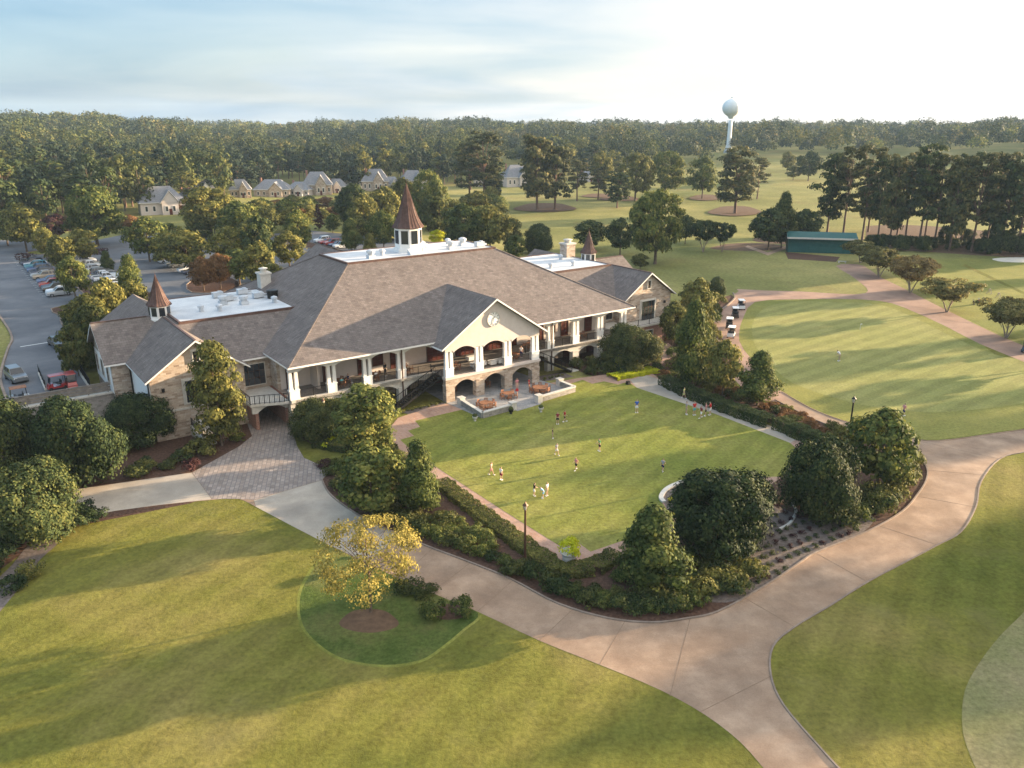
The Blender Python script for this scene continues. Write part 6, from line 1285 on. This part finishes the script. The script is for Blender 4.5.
for i, (u, w_, an) in enumerate(((6.0, 1.7, 0), (8.6, 1.2, 0), (7.2, 4.6, 0))):
    r = empty('buffet_table', W(u, w_, F1), BROT + an, ('left long buffet table under a white cloth in the middle portico bay', 'right long buffet table under a white cloth at the portico railing', 'rear buffet table under a white cloth in the portico')[i], 'table', 'white buffet tables')
    m = MB(); m.box(-1.1, 1.1, -.42, .42, .72, .77); m.build('tabletop', 'white_cloth', r)
    m = MB(); m.box(-1.12, -.2, -.44, .44, .25, .73, 0, -.0, 0); m.box(.2, 1.12, -.44, .44, .25, .73); m.build('tablecloth', 'white_cloth', r)
    for x in (-1, 1):
        for y in (-.35, .35): m = MB(); m.box(x - .02, x + .02, y - .02, y + .02, 0, .3); m.build('leg', 'chrome', r)

# ---------------------------------------------------------------- people
def skin_mesh(name, chains, mats, sub=1):
    """chains: list of [(x,y,z,rx,ry), ...]; later chains whose first point equals an earlier point join there"""
    bm = bmesh.new(); key = {}; rad = []; roots = []
    for ch in chains:
        prev = None
        for i, (x, y, z, rx, ry) in enumerate(ch):
            k = (round(x, 4), round(y, 4), round(z, 4))
            if k not in key:
                key[k] = bm.verts.new((x, y, z)); rad.append((rx, ry))
                if i == 0: roots.append(len(rad) - 1)
            v = key[k]
            if prev is not None and prev is not v and not bm.edges.get((prev, v)): bm.edges.new((prev, v))
            prev = v
    me = bpy.data.meshes.new(name); bm.to_mesh(me); bm.free(); ob = bpy.data.objects.new('tmp', me); COL.objects.link(ob)
    sk = ob.modifiers.new('s', 'SKIN'); sk.use_smooth_shade = True
    if not me.skin_vertices: me.skin_vertices.new()
    sv = me.skin_vertices[0].data
    for i, r_ in enumerate(rad): sv[i].radius = r_; sv[i].use_root = i in roots
    if sub: ss = ob.modifiers.new('u', 'SUBSURF'); ss.levels = sub; ss.render_levels = sub
    dg = bpy.context.evaluated_depsgraph_get(); out = bpy.data.meshes.new_from_object(ob.evaluated_get(dg)); out.name = name
    bpy.data.objects.remove(ob); out.materials.clear(); out.materials.append(M(mats)); out.polygons.foreach_set('use_smooth', [True] * len(out.polygons)); return out
def V3(*a): return tuple(a)
POSES = {
 'stand': dict(hip=(.10, 0, .92), kn=((.11, -.02, .50), (-.11, -.02, .50)), an=((.12, 0, .09), (-.12, 0, .09)), ch=(0, 0, 1.3), nk=(0, 0, 1.5), hd=(0, -.02, 1.63), el=((.25, .03, 1.14), (-.25, .03, 1.14)), wr=((.27, -.06, .90), (-.27, -.06, .90))),
 'walk': dict(hip=(.10, 0, .91), kn=((.11, -.16, .52), (-.11, .04, .50)), an=((.12, -.28, .10), (-.12, .30, .16)), ch=(0, -.03, 1.3), nk=(0, -.04, 1.5), hd=(0, -.07, 1.63), el=((.25, .14, 1.16), (-.25, -.06, 1.14)), wr=((.26, .16, .92), (-.26, -.26, 1.02))),
 'reach': dict(hip=(.10, 0, .92), kn=((.13, -.04, .50), (-.13, -.02, .50)), an=((.17, 0, .09), (-.17, 0, .09)), ch=(0, -.04, 1.3), nk=(0, -.06, 1.5), hd=(0, -.10, 1.62), el=((.24, -.16, 1.2), (-.24, -.16, 1.2)), wr=((.14, -.38, 1.1), (-.14, -.38, 1.1))),
 'bend': dict(hip=(.10, .06, .90), kn=((.12, -.02, .50), (-.12, -.02, .50)), an=((.15, .03, .09), (-.15, .03, .09)), ch=(0, -.18, 1.2), nk=(0, -.30, 1.34), hd=(0, -.40, 1.42), el=((.20, -.30, 1.0), (-.20, -.30, 1.0)), wr=((.05, -.36, .78), (-.05, -.36, .78))),
 'sit': dict(hip=(.10, .0, .50), kn=((.12, -.42, .52), (-.12, -.42, .52)), an=((.12, -.44, .09), (-.12, -.44, .09)), ch=(0, .02, .9), nk=(0, 0, 1.10), hd=(0, -.02, 1.23), el=((.25, -.06, .76), (-.25, -.06, .76)), wr=((.16, -.30, .70), (-.16, -.30, .70))),
}
PM = {}
def person_meshes(pose, sleeve, legs):
    k = (pose, sleeve, legs)
    if k in PM: return PM[k]
    q = POSES[pose]; hx, hy, hz = q['hip']; pel = (0, hy, hz + .04)
    L = lambda a, b, t: tuple(a[i] + (b[i] - a[i]) * t for i in range(3))
    nk, hd, ch = q['nk'], q['hd'], q['ch']; hdir = Vector(hd) - Vector(nk)
    sh = [(s * .18, ch[1] + (nk[1] - ch[1]) * .55, ch[2] + (nk[2] - ch[2]) * .6) for s in (1, -1)]
    def P(p, r, r2=None): return (*p, r, r2 or r)
    body = [[P(pel, .135, .105), P(L(pel, ch, .5), .12, .09), P(ch, .15, .10), P(L(ch, nk, .75), .09, .07), P(nk, .052), P(L(nk, hd, .5), .062, .07), P(hd, .078, .092), P(tuple(Vector(hd) + hdir * .75), .06, .07)]]
    for i, s in enumerate((1, -1)):
        hp = (s * hx, hy, hz - .04); kn, an = q['kn'][i], q['an'][i]; toe = (an[0] + s * .015, an[1] - .17, .035)
        body.append([P(pel, .135, .105), P(hp, .088), P(L(hp, kn, .5), .074), P(kn, .052), P(L(kn, an, .35), .052), P(an, .034), P((an[0], an[1] - .04, .045), .036, .03), P(toe, .032, .022)])
        el, wr = q['el'][i], q['wr'][i]; body.append([P(ch, .15, .10), P(sh[i], .062), P(L(sh[i], el, .5), .046), P(el, .036), P(L(el, wr, .4), .034), P(wr, .024)])
        d = (Vector(wr) - Vector(el)).normalized(); palm = Vector(wr) + d * .05; side = Vector((1, 0, 0)) - d * d.x; side.normalize(); curl = Vector((-s * .25, -.3, -.25)) if pose != 'sit' else Vector((0, -.2, -.4))
        body.append([P(wr, .024), P(tuple(palm), .034, .02)])
        for j, ln in enumerate((.075, .085, .08, .062)):
            b0 = palm + side * (.024 - .016 * j) + d * .02; b1 = b0 + d * ln * .5; b2 = b1 + (d + curl * .8).normalized() * ln * .5; body.append([P(tuple(b0), .009), P(tuple(b1), .008), P(tuple(b2), .006)])
        th = palm - side * s * .0 + Vector((-s * .02, -.02, 0)); body.append([P(tuple(th - d * .02), .011), P(tuple(th + Vector((-s * .02, -.025, -.02))), .010), P(tuple(th + Vector((-s * .02, -.035, -.05))), .007)])
    fw = Vector((0, -1, -.1)); hv = Vector(hd)
    body.append([P(tuple(hv + fw * .085 + Vector((0, 0, .0))), .014), P(tuple(hv + fw * .112 + Vector((0, 0, -.015))), .012)])   # nose
    for s in (1, -1): body.append([P(tuple(hv + Vector((s * .078, .005, .015))), .012, .018), P(tuple(hv + Vector((s * .084, .01, -.02))), .010, .014)])
    shirt = [[P(L(pel, ch, .05), .155, .125), P(L(pel, ch, .5), .14, .11), P(ch, .168, .118), P(L(ch, nk, .6), .10, .085)]]
    for i in (0, 1):
        el, wr = q['el'][i], q['wr'][i]; c_ = [P(ch, .168, .118), P(sh[i], .078), P(L(sh[i], el, .55), .064)]
        if sleeve == 'long': c_ += [P(el, .052), P(L(el, wr, .9), .042)]
        shirt.append(c_)
    pants = [[P((0, hy, hz + .10), .142, .115), P(pel, .150, .12)]]
    for i, s in enumerate((1, -1)):
        hp = (s * hx, hy, hz - .04); kn, an = q['kn'][i], q['an'][i]; c_ = [P(pel, .150, .12), P(hp, .105), P(L(hp, kn, .55), .10)]
        if legs == 'long': c_ += [P(kn, .075), P(L(kn, an, .5), .068), P(L(kn, an, .93), .06)]
        else: c_ += [P(L(hp, kn, .8), .10)]
        pants.append(c_)
    hair = [[P(tuple(hv + Vector((0, .03, .0))), .082, .08), P(tuple(hv + Vector((0, .022, .055))), .086, .088), P(tuple(hv + Vector((0, .01, .085))), .05, .05)]]
    hairl = [[P(tuple(hv + Vector((0, .06, -.16))), .06, .04), P(tuple(hv + Vector((0, .05, -.05))), .08, .06), P(tuple(hv + Vector((0, .025, .05))), .087, .09), P(tuple(hv + Vector((0, .01, .085))), .05, .05)]]
    ey = MB()
    for s in (1, -1): ey.box(hv.x + s * .03 - .012, hv.x + s * .03 + .012, hv.y - .098, hv.y - .088, hv.z + .008, hv.z + .022)
    ey.box(hv.x - .022, hv.x + .022, hv.y - .095, hv.y - .085, hv.z - .055, hv.z - .047)
    shoes = MB()
    for i, s in enumerate((1, -1)): an = q['an'][i]; zz = an[2] - .09; shoes.box(an[0] - .045, an[0] + .045, an[1] - .2, an[1] + .06, max(0, zz), zz + .085, 0, .008, .01)
    PM[k] = dict(body=skin_mesh('person', body, 'skin'), shirt=skin_mesh('shirt', shirt, 'white_cloth'), trousers=skin_mesh('trousers', pants, 'white_cloth'), hair=skin_mesh('hair', hair, 'hair_dark'), hairl=skin_mesh('hair', hairl, 'hair_dark'), eyes=ey.mesh('face', 'black_seat'), shoes=shoes.mesh('shoes', 'white_cloth'))
    return PM[k]
for k_, c_ in dict(c_white=(.75, .74, .72), c_red=(.5, .04, .04), c_blue=(.05, .12, .45), c_sky=(.25, .5, .75), c_black=(.02, .02, .022), c_green=(.05, .35, .12), c_pink=(.6, .25, .25), c_navy=(.02, .03, .1), c_grey=(.3, .3, .32), c_khaki=(.38, .31, .2), c_maroon=(.22, .03, .05), c_yellow=(.6, .6, .25), c_peach=(.6, .38, .28), c_teal=(.1, .4, .42)).items(): mat(k_, c_, .85, 0, .1)
def person(p, h, pose, rz, shirt, pants, label, group, sleeve='short', legs='short', hair='dark', longhair=False):
    me = person_meshes(pose, sleeve, legs); s = h * (1.1 if h < 1.5 else 1.04) / 1.74
    o = link('person', me['body'], None, p, rz); o.scale = (s, s, s); tag(o, label, 'person', group)
    for nm, m_ in (('shirt', 'c_' + shirt), ('trousers' if legs == 'long' else 'shorts', 'c_' + pants), ('hair', 'hair_' + hair), ('face', None), ('shoes', None)):
        src = me['trousers'] if nm == 'shorts' else (me['hairl'] if nm == 'hair' and longhair else (me['eyes'] if nm == 'face' else me[nm]))
        c = link(nm, src, o)
        if m_: c.material_slots[0].link = 'OBJECT'; c.material_slots[0].material = M(m_)
    return o
LG = 'people on the croquet lawn'
for a in ((491, 475, 1.38, 'walk', 1.2, 'peach', 'pink', 'child in a peach top at the left side of the lawn', LG, 0, 0, 'fair', True), (501, 480, 1.35, 'stand', 2.4, 'white', 'maroon', 'child in white top and maroon shorts near the left of the lawn', LG),
          (534, 496, 1.30, 'reach', 2.0, 'black', 'white', 'child in black shirt reaching toward two others at the lawn front', LG), (543, 498, 1.30, 'bend', -1.6, 'sky', 'sky', 'child in sky blue bending between two others', LG), (547, 496, 1.40, 'stand', -2.2, 'white', 'khaki', 'child in white standing right of the child in sky blue', LG, 0, 0, 'fair', True),
          (556.5, 455, 1.32, 'walk', .6, 'grey', 'white', 'child in grey top and white shorts in the middle left of the lawn', LG), (552.5, 438.5, 1.2, 'stand', 1.5, 'black', 'khaki', 'small child in black near the lawn centre', LG), (557.5, 424, 1.45, 'stand', .2, 'maroon', 'black', 'left child of the dark red pair nearest the patio', LG, 0, 0, 'dark', True),
          (564.5, 422, 1.42, 'walk', 1.9, 'red', 'black', 'right child of the dark red pair nearest the patio', LG), (576, 470, 1.36, 'walk', -.8, 'pink', 'black', 'child in pink top and black shorts alone in the lawn middle', LG, 0, 0, 'fair', True), (599.5, 451, 1.42, 'reach', -1.2, 'green', 'black', 'child in a green shirt right of the lawn centre', LG),
          (662.5, 471.5, 1.36, 'walk', 2.6, 'grey', 'navy', 'child in grey walking alone on the right half of the lawn', LG), (636.5, 412.5, 1.72, 'stand', .1, 'blue', 'white', 'adult in blue shirt and white shorts at the back right of the lawn', LG)):
    person(at(a[0], a[1], .037), a[2], a[3], a[4], a[5], a[6], a[7], a[8], hair=a[11] if len(a) > 11 else 'dark', longhair=len(a) > 12)
WG = 'group beside the long hedge'
for a in ((683.5, 398.5, 1.35, 'walk', .9, 'yellow', 'yellow', 'child in pale yellow on the walk by the hedge', .03), (686, 414.5, 1.6, 'stand', 1.6, 'grey', 'khaki', 'leftmost standing person of the group, in grey', .04), (694, 415, 1.65, 'stand', .4, 'red', 'teal', 'person in bright red shirt and teal shorts in the group', .04),
          (701, 418, 1.45, 'walk', -1.2, 'maroon', 'white', 'person in dark red nearest the viewer in the group', .04), (705.5, 416, 1.6, 'stand', -1.8, 'pink', 'black', 'person in pink and black shorts in the group', .04), (710, 415, 1.6, 'reach', -2.2, 'red', 'white', 'rightmost person of the group, in red', .04)):
    person(at(a[0], a[1], a[8]), a[2] * 1.08, a[3], a[4], a[5], a[6], a[7], WG, hair=random.choice(('dark', 'fair')))
g1 = person(at(839, 361, .014), 1.9, 'bend', -2.4, 'white', 'khaki', 'golfer in white shirt putting on the practice green', 'golfers', legs='long')
g2 = person(at(903, 416.5, .01), 1.72, 'walk', 1.9, 'pink', 'navy', 'golfer in pink and navy walking at the front edge of the green', 'golfers')
def club_(p, rz, s, label):
    r = empty('golf_club', p, rz, label, 'golf club', 'golf clubs in hand'); m = MB(); m.bar((0, -.36 * s, .76 * s), (.1 * s, -.62 * s, .04), .022); m.build('shaft', 'chrome', r); m = MB(); m.box(.04 * s, .16 * s, -.68 * s, -.6 * s, 0, .05); m.build('head', 'chrome', r)
club_(at(839, 361, .014), -2.4, 1.03, 'putter held by the golfer in white')
pb = empty('picnic_bag', at(517, 391, .05), .3, 'small red bag on the patio beside the standing woman', 'bag'); m = MB(); m.box(-.2, .2, -.12, .12, 0, .32, 0, .03, .02); m.build('body', 'c_red', pb); m = MB(); m.bar((-.1, 0, .32), (-.08, 0, .45), .03); m.bar((.1, 0, .32), (.08, 0, .45), .03); m.bar((-.09, 0, .45), (.09, 0, .45), .03); m.build('handle', 'c_red', pb)
person(at(517, 390, .05), 1.68, 'stand', .3, 'pink', 'peach', 'person in pink standing on the patio beside the middle table', 'people on the patio', legs='long', hair='fair', longhair=True)
person(at(529, 387, .05), 1.1, 'stand', .8, 'red', 'red', 'small child in red on the patio', 'people on the patio')
person(W(13.5, 2.0, F1), 1.7, 'stand', 0, 'white', 'navy', 'person in white top in the right upper portico bay', 'people on the balcony', legs='long')
PG = 'people on the balcony'
for (u, w_, rz, sh_, pn, lb) in ((-12.9, 4.45, pi, 'teal', 'navy', 'seated person in a teal shirt in the second porch bay'), (-8.15, 4.4, pi + .2, 'white', 'black', 'seated person in a white shirt in the third porch bay'), (-3.4, 4.5, pi, 'khaki', 'grey', 'seated person in khaki in the bay left of the portico'),
                                (-11.6, 5.4, pi / 2 * 3 + pi, 'navy', 'grey', 'person in navy seated right of the teal shirt')):
    c = W(u, w_, F1); person((c.x, c.y, c.z), 1.7, 'sit', BROT + rz, sh_, pn, lb, PG, legs='long')
    chair(W(u, w_, F1) + Vector((0, 0, -.0)), BROT + rz, 'wooden chair carrying the ' + lb.replace('seated ', '').split(' in the')[0].split(' seated')[0], 'occupied balcony chairs')
person(W(-6.2, 5.6, F1), 1.78, 'stand', BROT + .3, 'black', 'black', 'standing waiter in black in the third porch bay', PG, sleeve='long', legs='long')
bpy.context.view_layer.update()

# ---------------------------------------------------------------- haze
mb = MB(); mb.box(-2300, 2300, -300, 2600, -1.0, 75.0); hz = mb.mesh('haze', [], True) if False else None
hm = bpy.data.materials.new('haze'); hm.use_nodes = True; nt_ = hm.node_tree; nt_.nodes.clear(); oo = nt_.nodes.new('ShaderNodeOutputMaterial'); pv = nt_.nodes.new('ShaderNodeVolumePrincipled')
pv.inputs['Color'].default_value = (0.55, 0.76, 1.0, 1); pv.inputs['Density'].default_value = 0.00009; pv.inputs['Anisotropy'].default_value = 0.0
nt_.links.new(pv.outputs[0], oo.inputs['Volume'])
MATS['haze'] = hm; o = mb.build('haze', 'haze'); o['kind'] = 'stuff'; tag(o, 'thin pale blue evening haze over the grounds and woods', 'haze')
